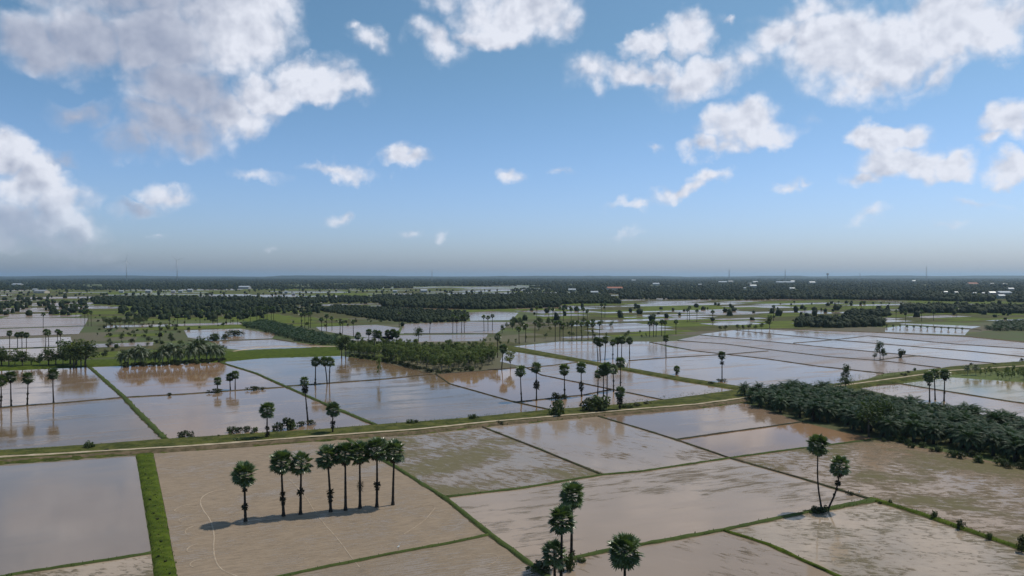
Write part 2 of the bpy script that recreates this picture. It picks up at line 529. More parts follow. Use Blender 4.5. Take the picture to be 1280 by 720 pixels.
def field(px_pts, mat, label, z=0.06, cat='field', group=None):
    pts = [G(*p) for p in px_pts]
    FIELD_POLYS.append([(p.x, p.y) for p in pts])
    mb = MB()
    mb.v = [(p.x, p.y, z) for p in pts]
    mb.f = tri_poly([(p.x, p.y) for p in pts])
    mb.m = [0] * len(mb.f)
    return structure('paddy_field', mb.mesh('paddy_field', [mat]), label, cat, group)


W_SMOOTH = field_mat('milky_pond_water', (.225, .180, .148), (.200, .162, .135), wet=1.6, patch=.02, ripple=.12, wrough=.04)
W_MUD = field_mat('brown_paddy_water', (.245, .165, .108), (.200, .138, .095), wet=1.35, patch=.022, ripple=.8, stretch=3)
W_MUD2 = field_mat('ruffled_paddy_water', (.205, .135, .078), (.145, .10, .06), wet=1.2, patch=.025, ripple=1.3, stretch=4, sv=(40, 10, 0))
W_ORANGE = field_mat('orange_paddy_water', (.265, .160, .090), (.205, .130, .080), wet=1.25, patch=.015, ripple=.25, stretch=3, sv=(90, 50, 0))
W_FAR = field_mat('far_paddy_water', (.31, .205, .125), (.255, .17, .108), wet=1.5, patch=.012, ripple=1.6, wrough=.12)
W_FARMUD = field_mat('far_wet_mud', (.255, .180, .130), (.215, .150, .112), wet=.80, patch=.012, ripple=1.8, wrough=.24, soil=(.19, .145, .11))
S_PLOUGH = field_mat('ploughed_wet_soil', (.24, .19, .145), (.21, .165, .125), wet=.30, soil=(.275, .208, .146), patch=.07, stretch=3.5, streak=.42, line=.09, dark=.38, wrough=.25, ang=22)
S_PLOUGH2 = field_mat('ploughed_soil_with_puddles', (.25, .20, .155), (.22, .175, .135), wet=.42, soil=(.262, .199, .14), patch=.07, stretch=3.5, streak=.42, line=.09, dark=.42, wrough=.15, ang=22, sv=(7, 30, 0))
S_MOTTLE = field_mat('mottled_mud_and_water', (.26, .205, .155), (.22, .175, .14), wet=.47, soil=(.175, .135, .092), soil2=(.125, .112, .052), green=.7, patch=.05, stretch=2.8, streak=.5, dark=.35, ang=-35, wrough=.09)
S_MOTTLE2 = field_mat('weedy_shallow_field', (.27, .185, .115), (.20, .135, .080), wet=.46, soil=(.155, .115, .070), soil2=(.115, .10, .042), green=.8, patch=.045, stretch=2.0, streak=.55, dark=.4, ang=-15, wrough=.10, sv=(15, 25, 0))
S_PALE = field_mat('pale_shallow_field', (.31, .232, .172), (.285, .215, .16), wet=.66, soil=(.17, .135, .10), patch=.03, stretch=5, streak=.5, dark=.3, ang=20, wrough=.10, ripple=.3)
S_PALE2 = field_mat('pale_field_with_streaks', (.285, .215, .16), (.26, .195, .145), wet=.66, soil=(.16, .122, .086), patch=.05, stretch=3.5, streak=.5, dark=.35, ang=-40, wrough=.09, ripple=.3, sv=(60, 3, 0))
S_PUDDLE = field_mat('muddy_field_with_clods', (.36, .28, .205), (.31, .245, .18), wet=.60, soil=(.20, .155, .108), soil2=(.11, .098, .045), green=.4, patch=.07, stretch=2.2, streak=.55, dark=.45, ang=-12, wrough=.045, ripple=.12, sv=(3, 80, 0))
W_GREEN = field_mat('green_paddy_water', (.17, .135, .035), (.25, .185, .09), wet=1.3, patch=.03, ripple=1.0, wrough=.1)
W_WHITE = field_mat('pale_far_water', (.27, .178, .108), (.24, .158, .098), wet=1.6, patch=.02, ripple=1.4, wrough=.11)

field([(-180, 596), (0, 580), (134, 571), (169, 570), (173, 590), (189, 692), (120, 703), (15, 719), (-180, 750)], W_SMOOTH, 'smooth grey flooded pond in the bottom left corner, left of the grass strip')
field([(-180, 750), (15, 719), (120, 703), (189, 693), (196, 760), (200, 800), (-180, 850)], S_PUDDLE, 'small muddy field under the grey pond at the bottom left edge')
field([(192, 567), (300, 560), (434, 549), (497, 586), (556, 623), (612, 668), (494, 692), (400, 711), (340, 724), (226, 745), (221, 719), (207, 640)], S_PLOUGH, 'brown ploughed field with the row of eight sugar palms')
field([(612, 668), (659, 703), (681, 719), (760, 800), (240, 830), (226, 745), (340, 724), (400, 711), (494, 692)], S_PLOUGH2, 'brown ploughed field at the bottom below the palm row field')
field([(434, 549), (520, 544), (603, 534), (672, 561), (753, 594), (650, 611), (556, 622), (497, 586)], S_MOTTLE, 'brown and green mottled shallow field right of the palm row')
field([(603, 534), (640, 531), (745, 520), (800, 536), (845, 550), (912, 573), (800, 590), (753, 594), (672, 561)], S_PALE2, 'pale flooded field with slanting plough streaks below the track')
field([(556, 623), (650, 611), (753, 594), (800, 590), (912, 573), (1000, 598), (1090, 626), (983, 646), (905, 663), (759, 689), (719, 698), (668, 709)], S_PALE, 'broad pale pinkish flooded field behind the three stacked palms')
field([(745, 520), (800, 517), (870, 511), (930, 504), (965, 515), (1003, 528), (900, 542), (845, 550), (800, 536)], W_MUD, 'pale flooded field tapering to the oil palm plantation corner')
field([(845, 550), (900, 542), (1003, 528), (1060, 542), (1099, 549), (985, 563), (914, 572)], W_ORANGE, 'narrow orange brown flooded field along the oil palms')
field([(917, 573), (985, 563), (1099, 549), (1180, 565), (1290, 587), (1450, 622), (1450, 745), (1280, 688), (1150, 643), (1092, 625), (1000, 598)], S_MOTTLE2, 'large weedy shallow field in front of the oil palm plantation')
field([(1091, 626), (1150, 644), (1280, 689), (1450, 746), (1450, 850), (1250, 820), (1045, 719), (960, 680), (907, 663), (983, 646)], S_PUDDLE, 'muddy field with clods below the leaning palm pair')
field([(905, 664), (960, 681), (1045, 720), (1250, 821), (1240, 900), (760, 800), (681, 719), (668, 709), (719, 698), (759, 689)], S_PALE2, 'pale muddy field at the bottom centre below the grassy bund')

field([(-180, 521), (0, 510), (100, 502), (155, 497), (167, 510), (206, 549), (100, 557), (0, 563), (-180, 577)], W_MUD2, 'dark ruffled flooded field just above the track on the left')
field([(-180, 474), (0, 464), (112, 459), (155, 497), (100, 502), (0, 510), (-180, 521)], W_MUD, 'flooded field behind the four sugar palms at the left edge')
field([(112, 459), (200, 456), (275, 453), (320, 467), (358, 484), (300, 488), (230, 493), (155, 497)], W_ORANGE, 'brown flooded field in front of the coconut palm row')
field([(155, 497), (230, 493), (300, 488), (358, 484), (415, 509), (468, 531), (400, 538), (330, 542), (206, 550), (167, 510)], W_MUD, 'wide flooded field above the track with a shrubby margin')
field([(275, 453), (330, 448), (425, 445), (470, 451), (505, 459), (545, 468), (470, 475), (400, 480), (358, 483), (320, 467)], W_MUD2, 'dark flooded field beside the green grove')
field([(358, 484), (400, 480), (470, 475), (545, 468), (562, 480), (640, 502), (685, 512), (590, 522), (470, 531), (415, 509)], W_MUD2, 'large blue grey flooded field in the centre above the track')
field([(545, 468), (610, 463), (656, 459), (677, 469), (765, 487), (730, 494), (645, 503), (562, 480)], W_ORANGE, 'flooded field with tree reflections below the grove')
field([(645, 503), (730, 494), (765, 487), (828, 500), (770, 506), (685, 512)], W_FAR, 'flooded wedge between the bund and the track under the central palms')
field([(632, 438), (715, 452), (782, 464), (852, 477), (928, 489), (828, 500), (765, 487), (677, 469), (656, 459), (625, 452)], W_WHITE, 'pale flooded field behind the central sugar palms')
field([(642, 433), (700, 427), (812, 427), (835, 434), (870, 439), (905, 443), (786, 451), (782, 460), (715, 447)], W_FAR, 'greenish flooded field with palm reflections beyond the grassy dyke')
field([(786, 451), (908, 443), (960, 449), (1022, 458), (1105, 467), (1075, 477), (1000, 487), (935, 486), (852, 473), (784, 461)], W_WHITE, 'big grey mirror field with the lone sugar palm at its edge')
field([(812, 428), (847, 426), (905, 430), (960, 437), (1035, 446), (1110, 452), (1175, 460), (1105, 467), (1022, 458), (960, 449), (870, 439)], W_FARMUD, 'long pinkish flooded strip right of centre')
field([(847, 425), (875, 419), (960, 427), (1050, 436), (1135, 444), (1250, 455), (1175, 460), (1110, 452), (1035, 446), (960, 437), (905, 430)], W_FARMUD, 'long pinkish wet strip holding the dark tree clump')
field([(875, 418), (920, 412), (960, 417), (1042, 425), (1115, 431), (1210, 439), (1280, 446), (1450, 460), (1250, 455), (1135, 444), (1050, 436), (960, 427)], W_FAR, 'long blue grey flooded strip at the right')
field([(920, 412), (960, 412), (1085, 420), (1192, 430), (1280, 436), (1450, 450), (1450, 460), (1280, 446), (1210, 439), (1115, 431), (1042, 425), (960, 417)], W_FAR, 'bluish flooded strip near the canal')
field([(960, 411), (1100, 416), (1210, 421), (1280, 428), (1450, 441), (1450, 450), (1280, 436), (1192, 430), (1085, 420)], W_FARMUD, 'furthest pink flooded strip before the canal bank')
field([(1107, 410), (1128, 407), (1212, 412), (1206, 419), (1106, 415)], W_WHITE, 'short bright canal lined with tiny palms')
field([(1122, 404), (1226, 408), (1214, 411), (1130, 406)], W_WHITE, 'narrow bright water strip behind the canal')
field([(1070, 484), (1125, 480), (1262, 502), (1450, 527), (1450, 545), (1200, 515)], W_WHITE, 'pale flooded field behind the oil palm plantation')
field([(1125, 480), (1190, 472), (1280, 478), (1450, 490), (1450, 527), (1262, 502)], W_GREEN, 'green tinted flooded field at the right edge')
field([(-180, 431), (88, 421), (92, 433), (-180, 443)], W_WHITE, 'pale flooded field behind the left tree line')
field([(-180, 444), (92, 434), (70, 446), (-180, 458)], W_FAR, 'flooded field just behind the trees at the left')
field([(-180, 417), (105, 408), (98, 418), (-180, 428)], W_FARMUD, 'brown wet field at the left')
field([(-180, 402), (60, 397), (110, 398), (106, 407), (-180, 415)], W_FARMUD, 'pink brown wet field further back at the left')
field([(230, 413), (300, 411), (345, 417), (340, 423), (262, 426), (235, 422)], W_FAR, 'ruffled pond with shrub islands')
field([(262, 427), (340, 424), (368, 428), (420, 434), (320, 439), (285, 436)], W_FAR, 'blue grey pond before the raised grass dyke')
field([(395, 409), (470, 406), (500, 410), (490, 425), (440, 420), (400, 413)], W_FARMUD, 'grey mud field left of centre')
field([(505, 405), (590, 402), (640, 403), (620, 417), (500, 417)], W_FARMUD, 'flooded field behind the centre grove with a row of palms')
field([(585, 391), (612, 389), (648, 391), (640, 400), (588, 401)], W_FAR, 'bluish far pond above the centre grove')
field([(425, 425), (500, 419), (610, 418), (605, 426), (520, 428)], W_FARMUD, 'narrow muddy strip behind the grove')

# ------------------------------------------------------------------ bunds (low earth walls between fields)
BUND_PTS = []   # for grass tufts


def resample(pts, step):
    out = [pts[0]]
    for a, b in zip(pts[:-1], pts[1:]):
        L = (b - a).length
        n = max(1, int(L / step))
        for k in range(1, n + 1):
            out.append(a.lerp(b, k / n))
    return out


def strip_mesh(line, widths, profile, jit=0.1, zbase=0.0, seed=0):
    """profile: list of (u, z) with u in -1..1 across the strip"""
    mb = MB()
    n = len(line)
    m = len(profile)
    for i, p in enumerate(line):
        d = line[min(i + 1, n - 1)] - line[max(i - 1, 0)]
        d.z = 0
        d.normalize()
        nrm = Vector((-d.y, d.x, 0))
        w = widths[i] / 2
        for (u, z) in profile:
            k = 1 + jit * mn.noise(Vector((p.x * .35 + u * 7, p.y * .35, seed))) * 2.2
            q = p + nrm * (u * w * k)
            zz = z * (1 + jit * 1.5 * mn.noise(Vector((p.x * .5, p.y * .5, u * 3 + 5)))) if z > 0.1 else z
            mb.v.append((q.x, q.y, zz + zbase))
    for i in range(n - 1):
        for k in range(m - 1):
            a = i * m + k
            mb.f.append((a, a + m, a + m + 1, a + 1))
            mb.m.append(0)
    return mb


bund_k = 0


def bund(px_pts, width, mat, label, height=0.38, tuft=1.0, step=1.6, group='low bunds between the paddy fields'):
    global bund_k
    bund_k += 1
    line = resample([G(*p) for p in px_pts], step)
    ws = [width * 1.25 * (1 + 0.30 * mn.noise(Vector((p.x * .12, p.y * .12, bund_k))) + 0.35 * mn.noise(Vector((p.x * .7, p.y * .7, bund_k)))) for p in line]
    prof = [(-1.0, -0.05), (-.72, height * .35), (-.5, height * .85), (-.1, height), (.35, height * .95), (.62, height * .6), (.80, height * .3), (1.0, -0.05)]
    mb = strip_mesh(line, ws, prof, 0.24, 0.0, bund_k)
    mb.m = [1 if (i % 7) in (0, 6) else 0 for i in range(len(mb.f))]
    # end caps so that it is a closed ridge
    m = len(prof)
    mb.f.append(tuple(range(m)))
    mb.f.append(tuple(reversed(range(len(mb.v) - m, len(mb.v)))))
    mb.m += [0, 0]
    structure('bund', mb.mesh('bund', [mat, M_BANK], True), label, 'bund', group)
    if tuft:
        BUND_PTS.append((line, ws, height, tuft))


bund([(8, 721), (15, 719), (120, 703), (190, 692)], 1.0, M_BUNDG, 'short grassy bund under the grey pond')
bund([(-20, 726), (8, 721)], 1.0, M_BUNDG, 'end of the grassy bund at the bottom left corner')
bund([(434, 549), (497, 586), (556, 623), (612, 668), (659, 703), (690, 726), (780, 800)], 1.35, M_BUNDG, 'thick diagonal bund between the palm row field and the centre fields', .45)
bund([(226, 746), (340, 724), (400, 711), (494, 692), (560, 680), (612, 669)], .95, M_BUNDG, 'thin grassy bund at the bottom ending at the diagonal bund')
bund([(603, 534), (672, 561), (753, 594)], 1.0, M_BUND, 'dark diagonal bund between the mottled and the streaked field')
bund([(556, 622), (650, 611), (753, 594), (800, 590), (912, 573), (985, 563), (1099, 549)], 1.05, M_BUNDG, 'long bund running across the centre to the plantation')
bund([(745, 520), (800, 536), (845, 550), (912, 573), (1000, 598), (1092, 626)], .95, M_BUND, 'long diagonal bund from the track down to the leaning palm pair')
bund([(845, 550), (900, 542), (1003, 528)], .85, M_BUNDD, 'short dark bund below the plantation corner')
bund([(668, 709), (719, 698), (759, 689), (905, 663), (983, 646), (1010, 641)], 1.25, M_BUNDG, 'grassy bund behind the lowest palms', .42)
bund([(1010, 641), (1040, 636), (1092, 626)], 2.0, M_BUNDG, 'wide earthen bund end under the leaning palm pair', .5, 1.6)
bund([(1088, 624), (1150, 643), (1280, 688), (1450, 745)], 2.1, M_GREEN, 'broad bright green bund with seedlings at the lower right', .5, 2.2)
bund([(905, 664), (960, 681), (1045, 720), (1250, 821)], 1.15, M_GREEN, 'narrow green bund leaving the frame at the bottom right', .4, 1.4)

bund([(112, 459), (155, 497), (167, 510), (206, 549)], 2.0, M_BUNDG, 'wide green bund slanting down to the track at the left', .5, 1.6)
bund([(-180, 521), (0, 510), (100, 502), (155, 497)], .9, M_BUNDD, 'thin bund under the four left edge palms')
bund([(155, 497), (230, 493), (300, 488), (358, 484)], .9, M_BUND, 'thin bund with two small palms at the left centre', tuft=1.5)
bund([(275, 453), (320, 467), (358, 484), (415, 509), (468, 531)], 1.9, M_BUNDG, 'green diagonal bund reaching the track near the centre', .5, 1.5)
bund([(358, 483), (400, 480), (470, 475), (545, 468), (600, 464), (656, 459)], .9, M_BUNDD, 'dark bund with a palm trio left of the grove')
bund([(545, 468), (562, 480), (640, 502), (690, 513)], .9, M_BUND, 'bund slanting from the grove to the track')
bund([(645, 503), (730, 494), (765, 487)], .9, M_BUNDD, 'dark bund carrying the central sugar palms')
bund([(656, 459), (677, 469), (765, 487), (828, 500)], .85, M_BUNDD, 'thin bund crossing behind the central palms')
bund([(657, 460), (690, 457), (722, 453)], .8, M_BUND, 'short bund off the grassy dyke')
bund([(786, 451), (840, 447), (908, 443), (960, 439)], .9, M_BUNDD, 'thin bund in the far right fields', tuft=0, step=4)
bund([(812, 428), (870, 439), (908, 443), (960, 449), (1022, 458), (1105, 467)], 1.0, M_BUNDD, 'far dark bund above the mirror field', tuft=0, step=4)
bund([(847, 426), (905, 430), (960, 437), (1035, 446), (1110, 452), (1175, 460)], 1.1, M_BUNDD, 'second far dark bund on the right', tuft=0, step=4)
bund([(875, 419), (960, 427), (1050, 436), (1135, 444), (1250, 455)], 1.2, M_BUNDD, 'third far dark bund on the right', tuft=0, step=5)
bund([(920, 413), (960, 417), (1042, 425), (1115, 431), (1210, 439), (1280, 446), (1450, 460)], 1.3, M_BUNDD, 'fourth far dark bund on the right', tuft=0, step=5)
bund([(1085, 420), (1192, 430), (1280, 436), (1450, 450)], 1.3, M_BUNDD, 'furthest far dark bund on the right', tuft=0, step=6)
bund([(992, 429), (1042, 425), (1085, 420)], 1.2, M_BUNDD, 'short far cross bund', tuft=0, step=5)
bund([(1100, 450), (1122, 447), (1150, 445)], 1.1, M_BUND, 'short cross bund under the dark tree clump', tuft=0, step=4)
bund([(960, 411), (1100, 416), (1210, 421), (1280, 428), (1450, 441)], 3.5, M_BANK, 'brown canal bank at the far right', .6, 0, 6)
bund([(1106, 406), (1130, 406), (1212, 411), (1226, 413)], 1.6, M_BUNDD, 'canal divider with a line of tiny palms', .5, 0, 6)
bund([(1095, 482), (1125, 480), (1262, 502), (1450, 527)], 1.1, M_BUND, 'bund between the two right edge ponds', tuft=.6, step=3)
bund([(-180, 443), (0, 436), (92, 433)], 1.0, M_BUNDD, 'far bund between the left edge ponds', tuft=0, step=4)
bund([(-180, 429), (0, 421), (98, 418)], 1.0, M_BUNDD, 'far bund at the left before the brown field', tuft=0, step=5)
bund([(235, 426), (262, 427), (340, 424), (368, 428)], 1.1, M_BUNDD, 'far bund between the two shrub ponds', tuft=0, step=4)
bund([(505, 417), (560, 417), (620, 417)], 1.3, M_BUNDD, 'far bund with the row of sugar palms', tuft=0, step=4)


# ------------------------------------------------------------------ dykes: ruled strips between two picture lines
def dyke(north, south, name, label, mat, height, k0=0.12, n=120, tuft=1.2, cat='verge'):
    def along(pl, n):
        P3 = [G(*p) for p in pl]
        L = [0]
        for a, b in zip(P3[:-1], P3[1:]):
            L.append(L[-1] + (b - a).length)
        out = []
        for i in range(n + 1):
            s = L[-1] * i / n
            for j in range(len(P3) - 1):
                if s <= L[j + 1] + 1e-6:
                    out.append(P3[j].lerp(P3[j + 1], (s - L[j]) / max(1e-6, L[j + 1] - L[j])))
                    break
        return out
    A, B = along(north, n), along(south, n)
    line = [(a + b) / 2 for a, b in zip(A, B)]
    ws = [(a - b).length for a, b in zip(A, B)]
    mb = MB()
    prof = [(0, -.05), (k0, height * .8), (.3, height), (.5, height * .97), (.7, height), (1 - k0, height * .85), (1, -.05)]
    for i, (a, b) in enumerate(zip(A, B)):
        for (u, z) in prof:
            e = mn.noise(Vector((a.x * .3, a.y * .3, u * 5)))
            uu = u + ((0.10 * e + 0.06 * mn.noise(Vector((a.x * 1.3, a.y * 1.3, u * 5)))) if u in (0, 1) else 0)
            q = a.lerp(b, uu)
            mb.v.append((q.x, q.y, z * (1 + .12 * e) if z > 0 else z))
    m = len(prof)
    for i in range(n):
        for k in range(m - 1):
            p = i * m + k
            mb.f.append((p, p + 1, p + m + 1, p + m))
            mb.m.append(0)
    structure(name, mb.mesh(name, [mat], True), label, cat)
    if tuft:
        BUND_PTS.append((line, [w * .78 for w in ws], height, tuft))
    return A, B


# main dyke with the farm track
dyke([(-180, 578), (0, 563), (100, 557), (206, 549), (330, 541), (400, 537), (470, 531), (590, 522), (690, 512), (770, 506), (828, 500), (935, 485), (1010, 484), (1075, 476), (1150, 464), (1190, 458), (1300, 450), (1450, 440)],
     [(-180, 598), (0, 582), (134, 572), (250, 563), (400, 552), (520, 544), (619, 533), (737, 522), (800, 517), (870, 511), (935, 503), (1010, 494), (1080, 485), (1155, 474), (1195, 468), (1300, 462), (1450, 455)],
     'verge', 'grassy dyke carrying the farm track across the picture', M_VERGE, 0.8, n=330, tuft=1.3)
# south bank of bare earth
line = resample([G(*p) for p in [(-180, 594.5), (0, 579.5), (134, 570), (250, 562), (400, 550.6), (520, 542.5), (619, 531.8), (737, 521.2), (800, 516), (870, 510), (935, 501.5)]], 2.5)
mb = strip_mesh(line, [2.2] * len(line), [(-1, 0.02), (-.3, .55), (.4, .9), (1, .78)], 0.1, 0.0, 3)
structure('bank', mb.mesh('bank', [M_BANK], True), 'bare earth bank below the farm track', 'bank')
line = resample([G(*p) for p in [(-180, 590), (0, 575), (134, 567), (250, 560), (400, 548.3), (520, 539.8), (619, 529.3), (737, 519.3), (800, 513.5), (870, 508), (935, 499), (1010, 489.5), (1075, 481), (1150, 470.5), (1190, 465), (1300, 458), (1450, 450)]], 2.5)
TRACKW = [1.6 * (1 + .12 * mn.noise(Vector((p.x * .1, p.y * .1, 1)))) for p in line]
mb = strip_mesh(line, TRACKW, [(-1, .85), (-.5, .97), (0, .93), (.5, .97), (1, .85)], 0.1, 0.02, 9)
structure('farm_track', mb.mesh('farm_track', [M_TRACK], True), 'pale dirt farm track running along the dyke', 'track')
# second dyke
dyke([(620, 434), (642, 433), (715, 447), (784, 460), (852, 472), (935, 485)], [(615, 438), (634, 438), (715, 451), (782, 464), (852, 477), (930, 489)],
     'verge', 'second grassy dyke slanting from the grove to the track', M_VERGE, 0.7, n=120, tuft=.8)
# back dyke behind the left fields
dyke([(-180, 461), (0, 452), (150, 449), (215, 446), (262, 440), (320, 437), (425, 433)], [(-180, 474), (0, 464), (112, 459), (200, 456), (275, 453), (330, 448), (425, 445)],
     'verge', 'grassy dyke behind the left hand flooded fields', M_GREEN, 0.8, n=150, tuft=1.0)
line = resample([G(*p) for p in [(290, 441), (320, 436.5), (340, 435.5), (400, 434.5), (425, 434.5)]], 3)
mb = strip_mesh(line, [2.4] * len(line), [(-1, .75), (-.5, .98), (0, .93), (.5, .98), (1, .75)], 0.1, 0.08, 9)
structure('farm_track', mb.mesh('farm_track', [M_TRACK], True), 'short pale track on the dyke left of the grove', 'track')
# grass strip between the pond and the palm row field
dyke([(169, 570), (173, 590), (189, 692), (196, 760)], [(192, 567), (207, 640), (222, 719), (230, 770)], 'verge', 'bright green grass strip between the grey pond and the ploughed field', M_GREEN, 0.45, n=60, tuft=2.0)


# tyre ruts left by the tractor
def rut(px_pts, w, label):
    P3 = [G(*p) for p in px_pts]
    # smooth the line
    for _ in range(2):
        q = [P3[0]]
        for a, b in zip(P3[:-1], P3[1:]):
            q += [a.lerp(b, .25), a.lerp(b, .75)]
        q.append(P3[-1])
        P3 = q
    mb = strip_mesh(resample(P3, .8), [w] * len(resample(P3, .8)), [(-1, .075), (-.4, .12), (.4, .12), (1, .075)], 0.15, 0, 5)
    structure('tyre_rut', mb.mesh('tyre_rut', [M_RUT], True), label, 'rut', 'pale tractor ruts in the brown field')


rut([(282, 612), (262, 615), (249, 624), (252, 636), (263, 650), (268, 668), (266, 690), (273, 712), (300, 722)], .28, 'long winding pale rut left of the first row palm')
rut([(246, 632), (232, 631), (220, 636), (217, 640), (224, 641)], .16, 'small pale turning loop, top of the left column')
rut([(250, 645), (232, 646), (222, 650), (226, 654)], .16, 'second small pale turning loop on the left')
rut([(256, 656), (240, 658), (230, 664), (234, 670), (246, 670)], .2, 'third pale turning loop on the left')
rut([(262, 678), (246, 680), (234, 685), (233, 691), (242, 689)], .24, 'fourth pale turning loop on the left')
rut([(252, 699), (240, 702), (236, 707), (242, 710)], .24, 'lowest pale turning loop on the left')
rut([(360, 598), (380, 618), (398, 648), (424, 676), (440, 699), (450, 710)], .22, 'straight pale rut passing between the row palms')
rut([(505, 668), (530, 652), (540, 640), (545, 634), (538, 631), (500, 638)], .14, 'faint turning loop right of the palm row')
rut([(570, 712), (610, 708), (624, 700), (620, 693), (600, 692), (560, 700)], .14, 'faint turning loop in the lower ploughed field')


# ------------------------------------------------------------------ grass tufts along bunds and dykes (uncountable: stuff)
def make_tufts():
    mb = MB()
    for (line, ws, h, dens) in BUND_PTS:
        for p, w in zip(line, ws):
            d = max(30.0, math.hypot(p.x, p.y))
            if d > 420 or abs(p.x) > p.y * 0.85 + 20:
                continue
            cnt = dens * w * (1.4 if d < 260 else 0.7)
            n = int(cnt) + (1 if rnd.random() < cnt - int(cnt) else 0)
            for _ in range(n):
                a = rnd.random() * 6.283
                rr = w * .5 * math.sqrt(rnd.random()) * 1.02
                # keep clear of the track
                x, y = p.x + rr * math.cos(a), p.y + rr * math.sin(a)
                if near_track(x, y, 2.0):
                    continue
                s = rnd.uniform(.07, .20) * (1.5 if rnd.random() < .12 else 1)
                mi = 0 if rnd.random() < .7 else 1
                for b in range(3):
                    t = rnd.random() * 6.283
                    dx, dy = math.cos(t) * s * .5, math.sin(t) * s * .5
                    lx, ly = rnd.uniform(-.4, .4) * s, rnd.uniform(-.4, .4) * s
                    z0 = h * .55
                    mb.add([(x - dx, y - dy, z0), (x + dx, y + dy, z0), (x + lx, y + ly, h * .9 + s)], [(0, 1, 2)], mi)
    o = link('grass', mb.mesh('grass', [M_TUFT, M_TUFTDRY]))
    tag(o, 'short grass tufts growing along the bunds and dykes', 'grass', kind='stuff')


# the farm track must stay bare: thin the verge tufts near it
_track = [G(*p) for p in [(-180, 590), (0, 575), (134, 567), (250, 560), (400, 548.3), (520, 539.8), (619, 529.3), (737, 519.3), (800, 513.5), (870, 508), (935, 499), (1010, 489.5), (1075, 481), (1150, 470.5), (1190, 465), (1300, 458)]]


def near_track(x, y, r=1.7):
    for a, b in zip(_track[:-1], _track[1:]):
        ab = Vector((b.x - a.x, b.y - a.y))
        ap = Vector((x - a.x, y - a.y))
        t = max(0, min(1, ap.dot(ab) / ab.length_squared))
        if (ap - ab * t).length < r:
            return True
    return False


make_tufts()


# ================================================================== plants
def frame(d, up=Vector((0, 0, 1))):
    """matrix whose x axis is d and whose z axis leans to up"""
    d = d.normalized()
    y = up.cross(d)
    if y.length < 1e-3:
        y = Vector((0, 1, 0))
    y.normalize()
    z = d.cross(y)
    return Matrix(((d.x, y.x, z.x, 0), (d.y, y.y, z.y, 0), (d.z, y.z, z.z, 0), (0, 0, 0, 1)))


# ---- sugar (palmyra) palm: fan leaves
def fan_leaf(r, blades=13, pet=1.2, rad=1.42, dead=False):
    """petiole along +x, pleated round fan at its end. material 0 = blade, 1 = petiole and painted glint"""
    mb = MB()
    w = .06
    droop = -.10 * pet
    mb.add([(0, -w, 0), (0, w, 0), (pet, w * .7, droop), (pet, -w * .7, droop)], [(0, 1, 2, 3)], 1)
    mb.add([(0, 0, -w), (0, 0, w), (pet, 0, droop + w * .7), (pet, 0, droop - w * .7)], [(0, 1, 2, 3)], 1)
    hub = Vector((pet, 0, droop))
    span = R(118 if not dead else 70)
    st = 2 * span / blades
    fold = r.uniform(.10, .28) if not dead else .6
    for i in range(blades):
        a = -span + st * (i + .5)
        Rr = rad * (1 - .18 * abs(a) / span) * r.uniform(.9, 1.06)
        def pt(ang, rr, z):
            return hub + Vector((math.cos(ang) * rr, math.sin(ang) * rr, z + fold * abs(math.sin(ang)) * rr * .6 - .10 * rr * rr))
        mid = pt(a, Rr * .66, .045)
        l = pt(a - st * .52, Rr * .66, -.03)
        q = pt(a + st * .52, Rr * .66, -.03)
        tip = pt(a, Rr, -.02 - r.uniform(0, .12))
        mb.add([hub, l, mid, q, tip], [(0, 1, 2), (0, 2, 3), (1, 4, 2), (2, 4, 3)], 0)
    # pale wedge along the midrib: a sun glint painted as colour
    tip = hub + Vector((rad * .55, 0, .07 - .10 * .3))
    mb.add([hub + Vector((0, -.06, .03)), hub + Vector((0, .06, .03)), tip], [(0, 1, 2)], 1)
    return mb


_r = random.Random(5)
LEAF_MB = [fan_leaf(_r) for _ in range(4)]
DEAD_MB = [fan_leaf(_r, 7, .8, 1.15, True) for _ in range(2)]
LEAF_ME = [m.mesh('leaf', [M_LEAF, M_PETIOLE_GLINT]) for m in LEAF_MB]
DEAD_ME = [m.mesh('dead_leaf', [M_DEADLEAF, M_DEADLEAF]) for m in DEAD_MB]


def crown_plan(r, n_live=40, n_dead=9, droopy=0.0):
    """list of (dead, variant, matrix) for one crown, origin at the crown heart"""
    out = []
    off = r.random() * 6.28
    for i in range(n_live):
        t = (i + .5) / n_live
        pol = R(6) + (R(126) - R(6)) * (t ** .74)
        azi = off + i * 2.39996 + r.uniform(-.25, .25)
        pol += r.uniform(-.12, .12)
        d = Vector((math.sin(pol) * math.cos(azi), math.sin(pol) * math.sin(azi), math.cos(pol)))
        up = Vector((0, 0, 1)) if pol > .35 else Vector((math.cos(azi + 3.14), math.sin(azi + 3.14), .3))
        M = frame(d, up) @ Matrix.Rotation(r.uniform(-.5, .5), 4, 'X')
        sc = r.uniform(.84, 1.04) * (.88 if pol < .5 else 1)
        out.append((False, r.randrange(4), Matrix.Translation(Vector((0, 0, .35 - .9 * t))) @ M @ Matrix.Scale(sc, 4)))
    for i in range(n_dead):
        pol = R(r.uniform(136, 172))
        azi = off + i * 6.283 / max(1, n_dead) + r.uniform(-.3, .3)
        d = Vector((math.sin(pol) * math.cos(azi), math.sin(pol) * math.sin(azi), math.cos(pol)))
        out.append((True, r.randrange(2), Matrix.Translation(Vector((0, 0, -.55))) @ frame(d) @ Matrix.Scale(r.uniform(.75, 1.08), 4)))
    return out


